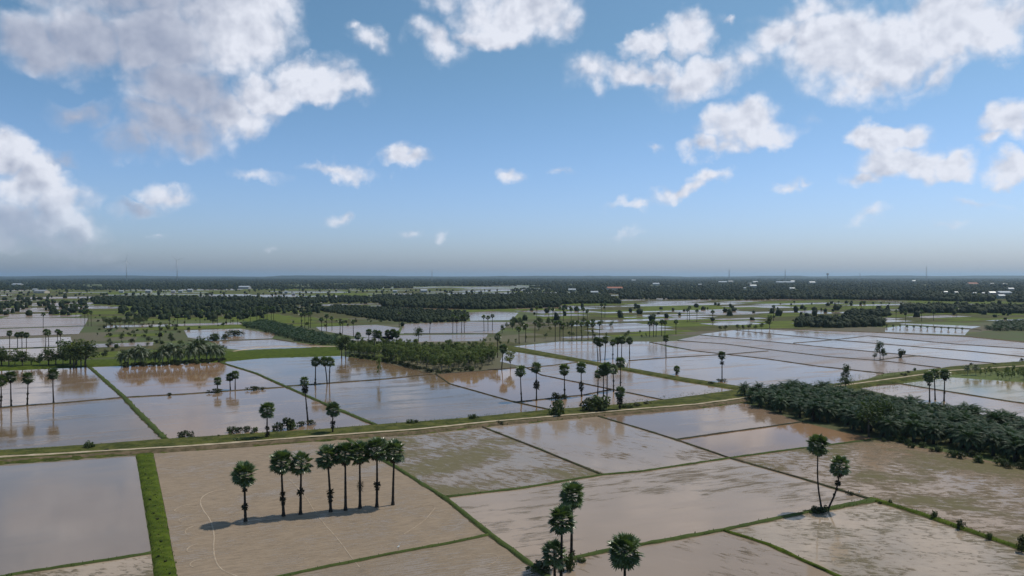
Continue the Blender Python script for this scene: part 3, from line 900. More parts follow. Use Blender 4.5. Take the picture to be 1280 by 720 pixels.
def crown_mesh(plan, name='crown'):
    mb = MB()
    for dead, v, M in plan:
        src = DEAD_MB[v] if dead else LEAF_MB[v]
        o = len(mb.v)
        mb.v.extend([tuple(M @ Vector(q)) for q in src.v])
        mb.f.extend([tuple(i + o for i in f) for f in src.f])
        mb.m.extend([(2 if dead else k) for k in src.m])
    return mb.mesh(name, [M_LEAF, M_PETIOLE_GLINT, M_DEADLEAF])


PLANS = [crown_plan(random.Random(100 + i), n_live=[42, 38, 30, 40][i], n_dead=[13, 22, 5, 20][i]) for i in range(4)]
CROWN_ME = [crown_mesh(p) for p in PLANS]


def lite_crown(seed, n=19):
    """coarser crown for palms a few hundred metres away"""
    r = random.Random(seed)
    mb = MB()
    for i in range(n):
        t = (i + .5) / n
        pol = R(8) + R(118) * (t ** .75)
        azi = i * 2.4 + r.uniform(-.3, .3)
        d = Vector((math.sin(pol) * math.cos(azi), math.sin(pol) * math.sin(azi), math.cos(pol)))
        M = frame(d) @ Matrix.Rotation(r.uniform(-.5, .5), 4, 'X')
        hub, R1 = 1.0, 1.35
        vs = [(hub * .7, 0, 0)]
        k = 7
        for j in range(k):
            a = R(-110) + R(220) * j / (k - 1)
            rr = R1 * (1.0 if j % 2 == 0 else .72) * r.uniform(.9, 1.08)
            vs.append((hub + math.cos(a) * rr, math.sin(a) * rr, (.12 if j % 2 else -.08)))
        mb.add(vs, [(0, j, j + 1) for j in range(1, k)], 0, M)
    for i in range(5):
        azi = i * 1.3
        M = Matrix.Translation(Vector((0, 0, -.3))) @ frame(Vector((math.cos(azi) * .4, math.sin(azi) * .4, -1)))
        mb.add([(0, 0, 0), (1.4, -.45, 0), (1.7, 0, 0), (1.4, .45, 0)], [(0, 1, 2), (0, 2, 3)], 1, M)
    return mb.mesh('crown', [M_LEAF, M_DEADLEAF])


LITE_ME = [lite_crown(40 + i) for i in range(4)]


def trunk_mb(pts, r0, r1, n=9, seed=0, rings=True):
    mb = MB()
    line = []
    P3 = [Vector(p) for p in pts]
    for _ in range(2):
        q = [P3[0]]
        for a, b in zip(P3[:-1], P3[1:]):
            q += [a.lerp(b, .25), a.lerp(b, .75)]
        q.append(P3[-1])
        P3 = q
    line = resample(P3, .45 if rings else 2.0)
    L = len(line)
    rads = []
    for i in range(L):
        t = i / (L - 1)
        r = r0 + (r1 - r0) * min(1, t * 1.4)
        if t < .10:
            r *= 1 + .55 * (1 - t / .10)
        if rings:
            r *= 1 + .09 * mn.noise(Vector((i * 1.7, seed, 0))) + (.05 if i % 2 else -.03)
        rads.append(r)
    mb.tube(line, rads, n)
    return mb


def fern_mesh(seed, R0=.75, spiky=False):
    r = random.Random(seed)
    mb = MB()
    for i in range(90):
        d = Vector((r.gauss(0, 1), r.gauss(0, 1), r.gauss(0, .9))).normalized()
        L = R0 * r.uniform(.6, 1.1) * (1.5 if spiky else 1)
        b = d * (R0 * .25)
        e = d * L + Vector((0, 0, -.15 * L))
        s = d.orthogonal().normalized() * (R0 * (.13 if not spiky else .05)) * r.uniform(.6, 1.2)
        s2 = d.cross(s).normalized() * s.length * .6
        mid = b.lerp(e, .55)
        mb.add([b, mid + s, e, mid - s + s2], [(0, 1, 2), (0, 2, 3)], 0)
    return mb.mesh('fern_clump', [M_FERN])


FERN_ME = [fern_mesh(1), fern_mesh(2), fern_mesh(3, .8, True)]
SP_GROUP = 'sugar palms standing among the flooded paddy fields'


def sugar_palm(bx, by, top, label, crown_px=None, mid_px=None, near=False, ferns=(), variant=None, crown_r=None, group=SP_GROUP, seed=None, thick=1.0, fern_scale=1.0):
    """base pixel, picture row of the crown's top; the palm itself is built in metres at its ground point"""
    base = G(bx, by)
    H = height_at(base, top)
    seed = int(bx * 7 + by * 13) if seed is None else seed
    r = random.Random(seed)
    variant = r.randrange(4) if variant is None else variant
    cr = crown_r if crown_r else min(2.5, max(1.35, H * .19)) * r.uniform(.93, 1.07)
    hc = H - cr * .92
    cs = cr / 2.3
    top_x = x_at(base, hc, crown_px if crown_px is not None else bx) - base.x
    if crown_px is None:
        top_x = r.uniform(-.35, .35)
    root = bpy.data.objects.new('sugar_palm', None)
    root.empty_display_size = 1
    col.objects.link(root)
    root.location = base
    tag(root, label, 'palm tree', group)
    midp = Vector((top_x * .45 + r.uniform(-.15, .15), r.uniform(-.2, .2), hc * .5))
    if mid_px is not None:
        midp = Vector((x_at(base, hc * mid_px[1], mid_px[0]) - base.x, 0, hc * mid_px[1]))
    far = base.y > 330
    tm = trunk_mb([(0, 0, -.1), tuple(midp), (top_x, 0, hc)], (.29 if not far else .30) * thick, (.18 if not far else .22) * thick, 9 if not far else 6, seed, not far)
    link('trunk', tm.mesh('trunk', [M_PTRUNK], True), root)
    rz = Matrix.Rotation(r.random() * 6.28, 4, 'Z')
    M0 = Matrix.Translation(Vector((top_x, 0, hc))) @ rz @ Matrix.Scale(cs, 4)
    if near:
        core = MB()
        for k in range(40):
            a, hh = k * 2.4, -1.0 + 1.5 * k / 40
            d = Vector((math.cos(a) * .8, math.sin(a) * .8, .5))
            core.add([(d.x * .15, d.y * .15, hh), (d.x * .5 - d.y * .09, d.y * .5 + d.x * .09, hh + .32), (d.x * .5 + d.y * .09, d.y * .5 - d.x * .09, hh + .32)], [(0, 1, 2)])
        co = link('leaf_bases', core.mesh('leaf_bases', [M_FRONDCORE]), root)
        co.matrix_local = M0
        for dead, v, M in PLANS[variant]:
            o = link('dead_leaf' if dead else 'leaf', DEAD_ME[v] if dead else LEAF_ME[v], root)
            o.matrix_local = M0 @ M
    else:
        o = link('crown', (CROWN_ME if base.y < 520 else LITE_ME)[variant], root)
        o.matrix_local = M0
    for (fy, fs, kind) in ferns:   # picture row on the trunk
        z = height_at(base, fy)
        t = max(0, min(1, z / hc))
        if t < .5:
            x = midp.x * t / .5
        else:
            x = midp.x + (top_x - midp.x) * (t - .5) / .5
        o = link('fern_clump', FERN_ME[kind], root)
        o.location = (x, 0, z)
        o.scale = (fs * 1.35, fs * 1.35, fs * 1.45)
        o.rotation_euler = (0, 0, r.random() * 6)
    return root


# ---- the row of eight on the brown field
ROW = [
    (307, 652, 577.5, 305.5, 0, [(612, .75, 0), (632.5, .85, 1)], 'leftmost sugar palm of the row on the brown field, standing apart from the others'),
    (354.6, 645.4, 562.5, 351.5, 1, [(616.5, .75, 0), (623, .8, 1), (629, .6, 0)], 'second palm from left in the row of eight, two fern lumps on its trunk'),
    (375.6, 643, 564, 376.5, 2, [(614.5, 1.0, 0)], 'third sugar palm from the left in the row, thinner crown and one round trunk lump'),
    (413.5, 639.8, 556, 409, 1, [(613.5, 1.0, 1), (621, .75, 0), (626, .6, 0)], 'fourth sugar palm in the row, brown skirt below the crown and double trunk lump'),
    (432, 638, 551.8, 431.5, 1, [], 'fifth sugar palm in the row, full dark crown over a clean straight trunk'),
    (450, 635.6, 551.5, 449.5, 3, [(605, .7, 2), (611, .6, 2)], 'sixth sugar palm in the row, spiky growth halfway up its trunk'),
    (471, 634, 546.5, 471, 3, [(605, .95, 0), (610, .7, 1)], 'seventh sugar palm in the row and the tallest, round lump on its trunk'),
    (491, 631.5, 550, 493, 1, [], 'rightmost sugar palm of the row on the brown field, slim clean trunk'),
]
for (bx, by, tp, cx, var, fr, lab) in ROW:
    sugar_palm(bx, by, tp, lab, cx, near=True, ferns=fr, variant=var, crown_r=2.65, group='row of eight sugar palms on the brown field', thick=1.08)

# ---- the palms at the bottom edge and the leaning pair
sugar_palm(714, 706, 602.5, 'uppermost crown of the three stacked palms at the bottom centre', 715, near=True, variant=1, crown_r=2.45, group=None, ferns=[(690, .8, 1)])
sugar_palm(701, 741, 632, 'middle and leading palm of the three stacked palms, ragged dark crown', 702.5, near=True, variant=0, crown_r=2.4, group=None, ferns=[(712, .7, 0)])
sugar_palm(694, 739, 676, 'lowest short palm of the stack of three at the bottom centre', 693, near=True, variant=2, crown_r=2.2, group=None)
sugar_palm(781, 796, 667, 'sugar palm cut by the bottom edge, pale glinting crown', 781, near=True, variant=0, crown_r=2.6, group=None)
sugar_palm(1027.5, 638, 542.5, 'taller left palm of the leaning pair, round dense crown', 1022.5, (1021.5, .42), near=True, variant=0, crown_r=2.5, group='pair of sugar palms leaning apart on the bund', thick=.72)
sugar_palm(1034, 638, 569, 'shorter right palm of the leaning pair, curved trunk and sparse crown', 1050, (1046.5, .46), near=True, variant=2, crown_r=2.35, group='pair of sugar palms leaning apart on the bund', thick=.78, ferns=[(603, .8, 1), (595, .7, 0), (618, .4, 0), (611, .4, 1)])

# ---- mid distance palms: base x, base y, crown top y, label, crown x, ferns, crown radius
MID = [
    (1, 510, 468, 'sugar palm cut by the left edge of the picture', 1, [(496, .7, 0), (500, .6, 1)], None),
    (14, 508, 463.5, 'first complete sugar palm from the left edge, heart shaped crown', 13.5, [(501, .5, 0)], None),
    (34, 506, 465, 'second complete sugar palm from the left edge, lumpy lower trunk', 35, [(492, .6, 0), (498, .5, 1)], None),
    (67, 504, 460, 'fourth palm of the left edge group, the tall one with a bare trunk', 66, [], None),
    (272, 490, 471, 'short round palm on the bund at the left centre', 272, [], 1.9),
    (288, 487, 466, 'left and shorter stem of the two touching palms on the bund', 287.5, [], 2.0),
    (294, 487, 463, 'right and taller stem of the two touching palms on the bund', 294, [], 2.0),
    (334, 549, 502.5, 'full shaggy palm beside the track, dark growth at its foot', 334, [(541, 1.0, 1), (535, .9, 0), (546, .8, 0)], 2.6),
    (385, 527, 470.5, 'tall thin palm by the diagonal bund with two stacked crowns', 380.5, [(485, 1.5, 0), (488, 1.3, 1), (510, .45, 0)], 1.75),
    (416, 543, 502.5, 'low broad palm beside the track with a brown skirt', 416.5, [(528, 1.1, 0), (533, .8, 1)], 2.5),
    (394, 480, 446, 'left palm of the trio on the dark bund', 394.5, [(474, .6, 0), (478, .7, 1)], None),
    (409, 480, 445.5, 'middle palm of the trio on the dark bund, leaning left', 405.5, [], None),
    (411.5, 480, 446, 'right palm of the trio on the dark bund', 412.5, [(465, .5, 0), (470, .4, 0)], None),
    (652, 502, 456.5, 'leftmost of the central sugar palms, round crown', 650.5, [(492, .5, 0), (497, .4, 0)], None),
    (670.5, 501, 452.5, 'second central sugar palm, a lower bushy crown below the top one', 670, [(479, 1.5, 0), (482, 1.6, 1), (484, 1.1, 2)], None),
    (706, 497, 454.5, 'third central sugar palm, tall with a wide crown', 705.5, [(487, .6, 0), (491, .4, 1)], None),
    (727, 496, 452, 'fourth central sugar palm with a second round clump below', 726.5, [(480, 1.3, 0), (484, 1.3, 1), (488, .8, 0)], None),
    (747, 493, 462, 'left palm of the crowded central group, short crown', 747.5, [], None),
    (754, 505, 455, 'front palm of the crowded central group', 754, [], None),
    (758.5, 505, 452, 'dark twin palm at the heart of the crowded central group', 759, [], None),
    (767, 490, 455, 'palm with a lumpy trunk in the crowded central group', 766.5, [(476, .6, 0), (482, .5, 1)], None),
    (775.5, 487, 446, 'right hand tallest palm of the crowded central group', 775.5, [(478, .6, 0)], None),
    (775, 514, 483, 'squat dense palm in front of the crowded central group', 775, [(503, 1.4, 0), (497, 1.6, 1), (508, .8, 0)], 2.2),
    (747.5, 450.5, 421, 'left palm of the six beyond the grassy dyke', 746, [], None),
    (750.5, 450.5, 423, 'second palm of the six beyond the grassy dyke', 750, [], None),
    (756, 450, 420, 'third palm of the six beyond the grassy dyke', 757, [], None),
    (766, 449, 424, 'fourth palm of the six beyond the grassy dyke, lower crown', 766, [(443, .7, 0)], None),
    (772, 448, 421, 'fifth palm of the six beyond the grassy dyke', 772, [], None),
    (777, 448, 420, 'sixth palm beyond the grassy dyke, slim trunk', 777.5, [], None),
    (787, 449, 421, 'lone palm just right of the six beyond the grassy dyke', 787, [(441, .5, 0)], None),
    (832.5, 446.5, 418, 'single palm in the flooded field right of the centre', 832.5, [(437, .4, 0)], None),
    (846, 468, 457, 'tiny umbrella shaped palm on the grassy dyke', 846, [], 1.8),
    (902.5, 476, 439, 'lone sugar palm with two tier crown on a mound in the mirror field', 902.5, [(453, 1.0, 2), (454, .9, 0)], 2.15),
    (1162, 502, 464, 'left palm of the trio behind the plantation', 1161, [(476, 1.1, 0), (480, .9, 1)], 2.3),
    (1169, 500, 461, 'middle palm of the trio behind the plantation', 1168, [(470, 1.1, 0)], 2.3),
    (1180, 502, 461, 'right palm of the trio behind the plantation, lump on its trunk', 1181, [(491, .55, 0), (489, .4, 1), (474, .9, 0)], 2.2),
    (54, 410, 390, 'single tall palm on the brown field at the far left', 54, [], None),
    (499, 409, 390, 'thin palm standing above the centre plantation', 499, [], None),
    (537, 417, 399, 'lone palm on the far bund left of the row of four', 538, [(411, .6, 0)], None),
    (1006, 398, 384, 'lone far palm on the green land right of the centre', 1006, [], None),
    (967, 401, 381, 'far palm left of the lone one on the green land', 967, [], None),
    (627, 461, 430, 'slim palm at the right end of the grove', 629, [], None),
    (622, 447, 416, 'palm rising behind the right end of the grove', 622, [], None),
    (442, 421, 399, 'round crowned palm on the grey mud field', 441.5, [], 2.3),
    (200, 429, 402, 'palm growing out of a bush on the green field', 200, [(419, 2.0, 0), (417, 1.8, 1)], 1.8),
    (461, 440, 411, 'palm crown rising at the left end of the grove', 461, [], 2.3),
]
for (bx, by, tp, lab, cx, fr, cr) in MID:
    sugar_palm(bx, by, tp, lab, cx, ferns=fr, crown_r=cr)

ORD = ['first', 'second', 'third', 'fourth', 'fifth', 'sixth', 'seventh', 'eighth', 'ninth', 'tenth', 'eleventh', 'twelfth', 'thirteenth', 'fourteenth', 'fifteenth']


def cluster(items, where, group):
    items = sorted(items)
    for i, (bx, by, tp) in enumerate(items):
        sugar_palm(bx, by, tp, '%s palm from left %s' % (ORD[i], where), group=group)


cluster([(566, 416, 393), (571, 417, 395), (577, 416, 393), (580.5, 416, 392)], 'in the dark row of four above the grove', 'row of four palms above the grove')
cluster([(605, 414, 393), (610, 414, 394), (615.5, 413, 392)], 'in the trio right of the row of four', 'far palm trio right of the row of four')
cluster([(448, 440, 415), (468, 441, 412), (474, 441, 413), (485, 440, 412), (491, 440, 411), (496, 440, 413)], 'in the dark crowns behind the left half of the grove', 'palms behind the grove')
cluster([(377, 410, 391), (381, 410, 390), (388, 410, 389), (386, 411, 390)], 'in the dark clump on the bright green field', 'dark palm clump on the bright green field')
cluster([(402, 415, 396), (408, 414, 392), (415, 413, 395)], 'in the loose trio before the grey mud field', 'loose palm trio before the grey mud field')
cluster([(425, 417, 401), (428, 417, 400)], 'in the close pair left of the round crowned palm', 'close pair of far palms')
cluster([(321, 402, 383), (325, 402, 382), (329, 402, 384), (334, 403, 382), (339, 403, 384), (342, 403, 383)], 'in the row behind the young plantation strip', 'palm row behind the plantation strip')
cluster([(812, 421, 401), (817, 421, 399), (820, 421, 402), (827, 420, 399), (831, 420, 400), (845, 418, 399)], 'in the group on the green land right of the centre', 'palms on the green land right of centre')
cluster([(859, 403, 385), (862, 401, 382), (871, 403, 386), (891, 406, 387)], 'of those standing in the far pale fields', 'palms in the far pale fields')
cluster([(694, 426, 401), (700, 426, 400), (704, 426, 403), (715, 426, 401), (721, 425, 400), (727, 426, 402), (735, 425, 400), (741, 425, 402), (749, 424, 401)], 'in the palm row behind the greenish flooded field', 'palm row behind the greenish flooded field')
cluster([(671, 402, 382), (686, 403, 383), (691, 403, 384), (700, 403, 383), (704, 402, 384), (714, 403, 384), (723, 402, 385), (729, 402, 384), (734, 402, 386), (752, 398, 379), (756, 397, 378)], 'in the further row behind the centre right palms', 'further palm row at centre right')
cluster([(649, 430, 408), (657, 428, 404), (668.5, 427, 400)], 'beside the start of the second dyke', 'palms beside the start of the second dyke')
cluster([(12, 434, 413), (22, 435, 415), (27.5, 435, 414), (33, 435, 415), (57, 435, 411), (61, 434, 412), (72, 432, 411), (76, 432, 413)], 'standing in the pale pond at the far left', 'palms standing in the pale pond at the far left')
cluster([(84, 395, 380), (89, 395, 379), (95, 396, 380), (101, 397, 381), (106, 407, 387), (110, 407, 386), (114, 408, 388)], 'in the clump at the corner of the brown fields', 'palm clump at the corner of the brown fields')
cluster([(212, 406, 391), (222, 408, 392), (231, 408, 393), (250, 404, 389), (266, 404, 388), (272, 404, 387), (283, 405, 389), (288, 404, 388), (297, 405, 390), (304, 404, 388), (313, 404, 388)], 'in the loose line behind the shrub pond', 'loose palm line behind the shrub pond')
cluster([(1048, 385, 376), (1077, 387, 376), (1080, 386, 376), (1091, 387, 377), (1101, 387, 377), (1111, 386, 378), (1120, 400, 387), (1132, 402, 388), (1152, 402, 387), (1167, 401, 387), (1196, 397, 384)], 'along the far bright strips at the right', 'palms along the far bright strips')
cluster([(1108 + 8.6 * i, 409.3 + .38 * i, 405.2 + .36 * i) for i in range(12)], 'in the line of tiny palms between the canals', 'line of tiny palms between the canals')


# ---- oil palm / coconut fronds
def frond(r, L, w, drop, pairs=13, rise=.55, seg=7):
    """arching feather leaf leaving the origin along +x"""
    mb = MB()
    pts = []
    for i in range(seg + 1):
        t = i / seg
        pts.append(Vector((L * (t - .16 * t * t * drop), 0, L * (rise * t - (rise + .35 * drop) * t * t))))
    for i in range(seg):
        a, b = pts[i], pts[i + 1]
        wd = .06 * (1 - i / seg) + .015
        mb.add([a + Vector((0, -wd, 0)), a + Vector((0, wd, 0)), b + Vector((0, wd * .8, 0)), b + Vector((0, -wd * .8, 0))], [(0, 1, 2, 3)], 1)
    for i in range(pairs):
        t = .16 + .84 * (i + .5) / pairs
        k = t * seg
        j = min(seg - 1, int(k))
        p = pts[j].lerp(pts[j + 1], k - j)
        d = (pts[j + 1] - pts[j]).normalized()
        ll = w * math.sin(math.pi * min(1, .18 + t * .8)) * r.uniform(.85, 1.1)
        for s in (-1, 1):
            side = Vector((d.x * .5, s * 1.0, d.z * .5 - r.uniform(.15, .55)))
            side.normalize()
            e = p + side * ll
            hw = L / pairs * .42
            m = p.lerp(e, .45) + Vector((0, 0, .04))
            mb.add([p - d * hw * .4, m - d * hw, e, m + d * hw], [(0, 1, 2), (0, 2, 3)], 0)
    return mb


def feather_crown(seed, n, L, w, drop, pairs, pol0, pol1, mats, z0=0.0):
    r = random.Random(seed)
    mb = MB()
    kinds = [frond(r, L, w, drop * r.uniform(.8, 1.2), pairs) for _ in range(3)]
    for i in range(n):
        t = (i + .5) / n
        pitch = R(pol0 + (pol1 - pol0) * t + r.uniform(-6, 6))      # elevation of the frond's start
        a = i * 2.39996 + r.uniform(-.2, .2)
        M = Matrix.Translation(Vector((0, 0, z0 - .3 * t))) @ Matrix.Rotation(a, 4, 'Z') @ Matrix.Rotation(-pitch, 4, 'Y') @ Matrix.Rotation(r.uniform(-.3, .3), 4, 'X') @ Matrix.Scale(r.uniform(.82, 1.05), 4)
        mb.merge(kinds[i % 3], M)
    return mb.mesh('crown', mats)


OIL_CROWN = [feather_crown(s, 34, 4.3, 1.05, .9, 15, 62, -32, [M_OIL, M_OIL]) for s in (1, 2, 3, 4)]
YOUNG_CROWN = [feather_crown(s, 18, 3.6, 1.0, .9, 9, 60, -20, [M_OIL, M_OIL]) for s in (11, 12, 13)]
COCO_CROWN = [feather_crown(s, 28, 4.8, 1.25, 1.15, 13, 66, -42, [M_COCO, M_PETIOLE_GLINT]) for s in (21, 22, 23)]
t_ = trunk_mb([(0, 0, -.1), (0.05, 0, 1.5), (0, 0, 3.4)], .42, .36, 8, 3)
OIL_TRUNK = t_.mesh('trunk', [M_PTRUNK], True)
t_ = trunk_mb([(0, 0, -.1), (0.35, .1, 3.0), (0.2, 0, 6.4)], .20, .13, 7, 4)
COCO_TRUNK = t_.mesh('trunk', [M_PALEBARK], True)
t_ = trunk_mb([(0, 0, -.1), (0, 0, .6), (0, 0, 1.3)], .35, .3, 6, 4, False)
YOUNG_TRUNK = t_.mesh('trunk', [M_PTRUNK], True)


def plant2(name, loc, parts, scale, label, cat, group=None, rz=None, tilt=0.0, r=rnd):
    root = bpy.data.objects.new(name, None)
    col.objects.link(root)
    root.location = loc
    root.rotation_euler = (r.uniform(-tilt, tilt), r.uniform(-tilt, tilt), r.random() * 6.283 if rz is None else rz)
    root.scale = (scale, scale, scale)
    for nm, me, z in parts:
        link(nm, me, root, (0, 0, z))
    tag(root, label, cat, group)
    return root


def in_poly(x, y, P):
    c = False
    n = len(P)
    for i in range(n):
        x1, y1 = P[i]
        x2, y2 = P[(i + 1) % n]
        if (y1 > y) != (y2 > y) and x < (x2 - x1) * (y - y1) / (y2 - y1) + x1:
            c = not c
    return c


def fill(px_poly, spacing, jitter=.35, ang=25, r=rnd, keep=1.0):
    P = [(G(*p).x, G(*p).y) for p in px_poly]
    ca, sa = math.cos(R(ang)), math.sin(R(ang))
    U = [(x * ca + y * sa, -x * sa + y * ca) for x, y in P]
    u0, u1 = min(u for u, v in U), max(u for u, v in U)
    v0, v1 = min(v for u, v in U), max(v for u, v in U)
    out = []
    j = 0
    v = v0
    while v < v1:
        u = u0 + (spacing / 2 if j % 2 else 0)
        while u < u1:
            uu, vv = u + r.uniform(-jitter, jitter) * spacing, v + r.uniform(-jitter, jitter) * spacing
            x, y = uu * ca - vv * sa, uu * sa + vv * ca
            if in_poly(x, y, P) and r.random() < keep:
                out.append((x, y))
            u += spacing
        v += spacing * .87
        j += 1
    return out


def where_x(px, cuts, words):
    for c, w in zip(cuts, words):
        if px < c:
            return w
    return words[-1]


# mature plantation on the right
PLANT = [(926, 497), (945, 494), (1000, 494), (1060, 500), (1120, 512), (1180, 524), (1290, 542), (1450, 568), (1450, 612), (1290, 582), (1180, 561), (1090, 544), (1000, 523), (940, 506)]
for (x, y) in fill(PLANT, 6.0, .22):
    pxx, pyy = to_px((x, y, 0))
    s = rnd.uniform(1.0, 1.30) * (0.85 if pxx < 965 else 1)
    plant2('oil_palm', (x, y, 0), [('trunk', OIL_TRUNK, 0), ('crown', OIL_CROWN[rnd.randrange(4)], 3.3)], s,
           'dark oil palm %s of the right hand plantation, %s' % (where_x(pxx, (985, 1085, 1180, 1282), ('in the left tip', 'in the left half', 'in the middle', 'in the right half', 'at the far right')),
                                                                 'front row' if pyy > 500 + (pxx - 930) * .235 else 'inner rows'), 'oil palm', 'oil palms of the right hand plantation', tilt=.05)
# young strip behind the left dyke
for (x, y) in fill([(304, 407), (330, 402), (375, 413), (422, 424), (424, 432), (390, 431), (345, 419)], 6.6, .25):
    plant2('young_oil_palm', (x, y, 0), [('trunk', YOUNG_TRUNK, 0), ('crown', YOUNG_CROWN[rnd.randrange(3)], 1.3)], rnd.uniform(1.05, 1.35),
           'young bluish oil palm in the %s of the strip left of the grove' % where_x(to_px((x, y, 0))[0], (335, 362, 392), ('left end', 'left part', 'right part', 'right end')), 'oil palm', 'young oil palms of the left strip')
# coconut row on the back dyke
COCOS = [(152, 458, 442), (160, 458, 438), (168, 457, 436), (176, 457, 434), (183, 456, 437), (194, 456, 440), (203, 456, 434), (210, 455, 432), (218, 455, 431), (225, 455, 438), (237, 454, 433),
         (243, 453, 428), (249, 452, 424), (258, 452, 433), (264, 452, 432), (271, 451, 431), (277, 450, 436)]
for i, (bx, by, tp) in enumerate(COCOS):
    b = G(bx, by)
    H = height_at(b, tp)
    plant2('coconut_palm', b, [('trunk', COCO_TRUNK, 0), ('crown', COCO_CROWN[i % 3], 5.2)], H / 6.9,
           'coconut palm number %s from the left in the row on the back dyke' % (ORD[i] if i < 15 else ['sixteenth', 'seventeenth'][i - 15]), 'coconut palm', 'coconut palms on the back dyke')
for i, (bx, by, tp) in enumerate([(1209, 469, 456), (1220, 469, 455), (744, 511, 494)]):
    b = G(bx, by)
    H = height_at(b, tp)
    plant2('coconut_palm', b, [('trunk', COCO_TRUNK, 0), ('crown', COCO_CROWN[i % 3], 6.4)], H / 8.6,
           ['left of the two pale fronded palms at the right edge track', 'right of the two pale fronded palms at the right edge track', 'low bushy feather palm beside the track at the centre'][i], 'coconut palm')


# ---- broadleaf trees and shrubs 
def leafy(seed, blobs, per, leaf, rx, rz, zc, core=True):
    """crown of leaf faces gathered in clumps; returns builder and clump centres"""
    r = random.Random(seed)
    mb = MB()
    cents = []
    for b in range(blobs):
        for _ in range(30):
            p = Vector((r.uniform(-1, 1), r.uniform(-1, 1), r.uniform(-1, 1)))
            if .25 < p.length < 1:
                break
        c = Vector((p.x * rx * .78, p.y * rx * .78, zc + p.z * rz * .78))
        cents.append(c)
        br = rx * r.uniform(.30, .46)
        for k in range(per):
            d = Vector((r.gauss(0, 1), r.gauss(0, 1), r.gauss(0, 1))).normalized()
            q = c + d * br * (r.random() ** .35) * Vector((1, 1, .8)).length / 1.6
            n = (d + Vector((r.gauss(0, .6), r.gauss(0, .6), r.gauss(0, .6) + .3))).normalized()
            a = n.orthogonal().normalized()
            a.rotate(Matrix.Rotation(r.random() * 6.28, 3, n))
            bb = n.cross(a)
            s = leaf * r.uniform(.6, 1.3)
            mb.add([q - a * s, q + bb * s * .6, q + a * s, q - bb * s * .6], [(0, 1, 2), (0, 2, 3)], 0)
    return mb, cents


def tree_parts(seed, H, rx, rz, mat, bark, blobs=16, per=42, leaf=.34, tr=.22):
    mb, cents = leafy(seed, blobs, per, leaf, rx, rz, H - rz)
    tm = MB()
    fork = H - rz * 1.75
    tm.tube([(0, 0, -.1), (.05, .05, fork * .5), (0, 0, fork)], [tr * 1.25, tr, tr * .8], 7)
    for c in cents[:8]:
        tm.tube([(0, 0, fork - .05), tuple(Vector((0, 0, fork)).lerp(c, .5) + Vector((0, 0, .15))), tuple(c)], [tr * .55, tr * .3, tr * .1], 5)
    return [('trunk', tm.mesh('trunk', [bark], True), 0), ('crown', mb.mesh('crown', [mat]), 0)]


TREES = [tree_parts(1, 10, 3.6, 3.9, M_TREE, M_BARK), tree_parts(2, 10, 3.2, 4.2, M_TREE, M_BARK), tree_parts(3, 10, 4.1, 3.5, M_TREE, M_BARK)]
LIGHT = [tree_parts(4, 9, 2.2, 3.8, M_TREE2, M_PALEBARK, 14, 36, .30, .12), tree_parts(5, 9, 2.5, 3.6, M_TREE2, M_PALEBARK, 14, 36, .30, .12), tree_parts(6, 9, 2.0, 4.0, M_TREE2, M_PALEBARK, 13, 36, .30, .12)]


def shrub_parts(seed, mat=None):
    mb, cents = leafy(seed, 9, 34, .17, 1.3, .7, .75)
    tm = MB()
    for c in cents[:6]:
        tm.tube([(0, 0, -.05), tuple(c * .5), tuple(c)], [.05, .035, .015], 4)
    return [('stem', tm.mesh('stem', [M_BARK]), 0), ('foliage', mb.mesh('foliage', [mat or M_SHRUB]), 0)]


SHRUBS = [shrub_parts(31), shrub_parts(32), shrub_parts(33, M_TREE)]


def tree_at(bx, by, tp, label, kind=None, cat='tree', group='trees among the paddy fields', name='tree', wide=1.0):
    b = G(bx, by)
    H = height_at(b, tp)
    k = kind if kind is not None else TREES[rnd.randrange(3)]
    h0 = 9.0 if k in LIGHT else 10.0
    o = plant2(name, b, k, H / h0, label, cat, group)
    o.scale = (H / h0 * wide, H / h0 * wide, H / h0)
    return o


def shrub_at(bx, by, tp, label, k=None, wide=1.0, group='shrubs along the bunds and dykes'):
    b = G(bx, by)
    H = max(.5, height_at(b, tp))
    o = plant2('shrub', b, SHRUBS[rnd.randrange(3) if k is None else k], 1, label, 'shrub', group)
    s = H / 1.45
    o.scale = (s * wide, s * wide, s)
    return o


LEFTLINE = [(-12, 460, 430), (2, 459, 431), (11, 459, 438), (19, 458, 434), (28, 459, 436), (39, 458, 441), (50, 458, 440), (61, 458, 432), (70, 458, 436), (79, 457, 433), (88, 457, 425), (95, 458, 421), (101, 459, 420), (107, 459, 423), (92, 460, 430)]
for i, (bx, by, tp) in enumerate(LEFTLINE):
    tree_at(bx, by, tp, '%s tree from left in the tree line on the dyke at the left edge' % ORD[i], group='tree line on the left dyke', kind=TREES[i % 3] if i % 3 else LIGHT[i % 3], wide=1.45)
tree_at(1058, 482, 452, 'upright tree with a narrow waist behind the oil palms', TREES[1], wide=.72, group=None)
tree_at(1057, 487, 469, 'lower bulging tree at the foot of the upright one', TREES[0], wide=1.6, group=None)
tree_at(1086, 546, 492, 'lighter green broadleaf tree at the front edge of the plantation', TREES[2], wide=.95, group=None)
tree_at(1108, 541, 495, 'dark broadleaf tree pressed among the oil palms', TREES[0], wide=.8, group=None)
tree_at(1100, 449.5, 423, 'tall dark tree of the clump in the pink wet strip', TREES[1], wide=.75, group=None)
tree_at(1104, 449.5, 434, 'short wide tree right of the tall one in the wet strip', TREES[1], wide=1.0, group=None)
tree_at(1093, 450, 440, 'smallest tree at the left of the clump in the wet strip', TREES[2], wide=.9, group=None)
tree_at(962, 411, 392, 'dark tree at the left end of the right hand fields', TREES[1], group=None)
tree_at(427, 447, 417, 'big dark tree at the left tip of the grove', TREES[0], wide=1.0, group=None)
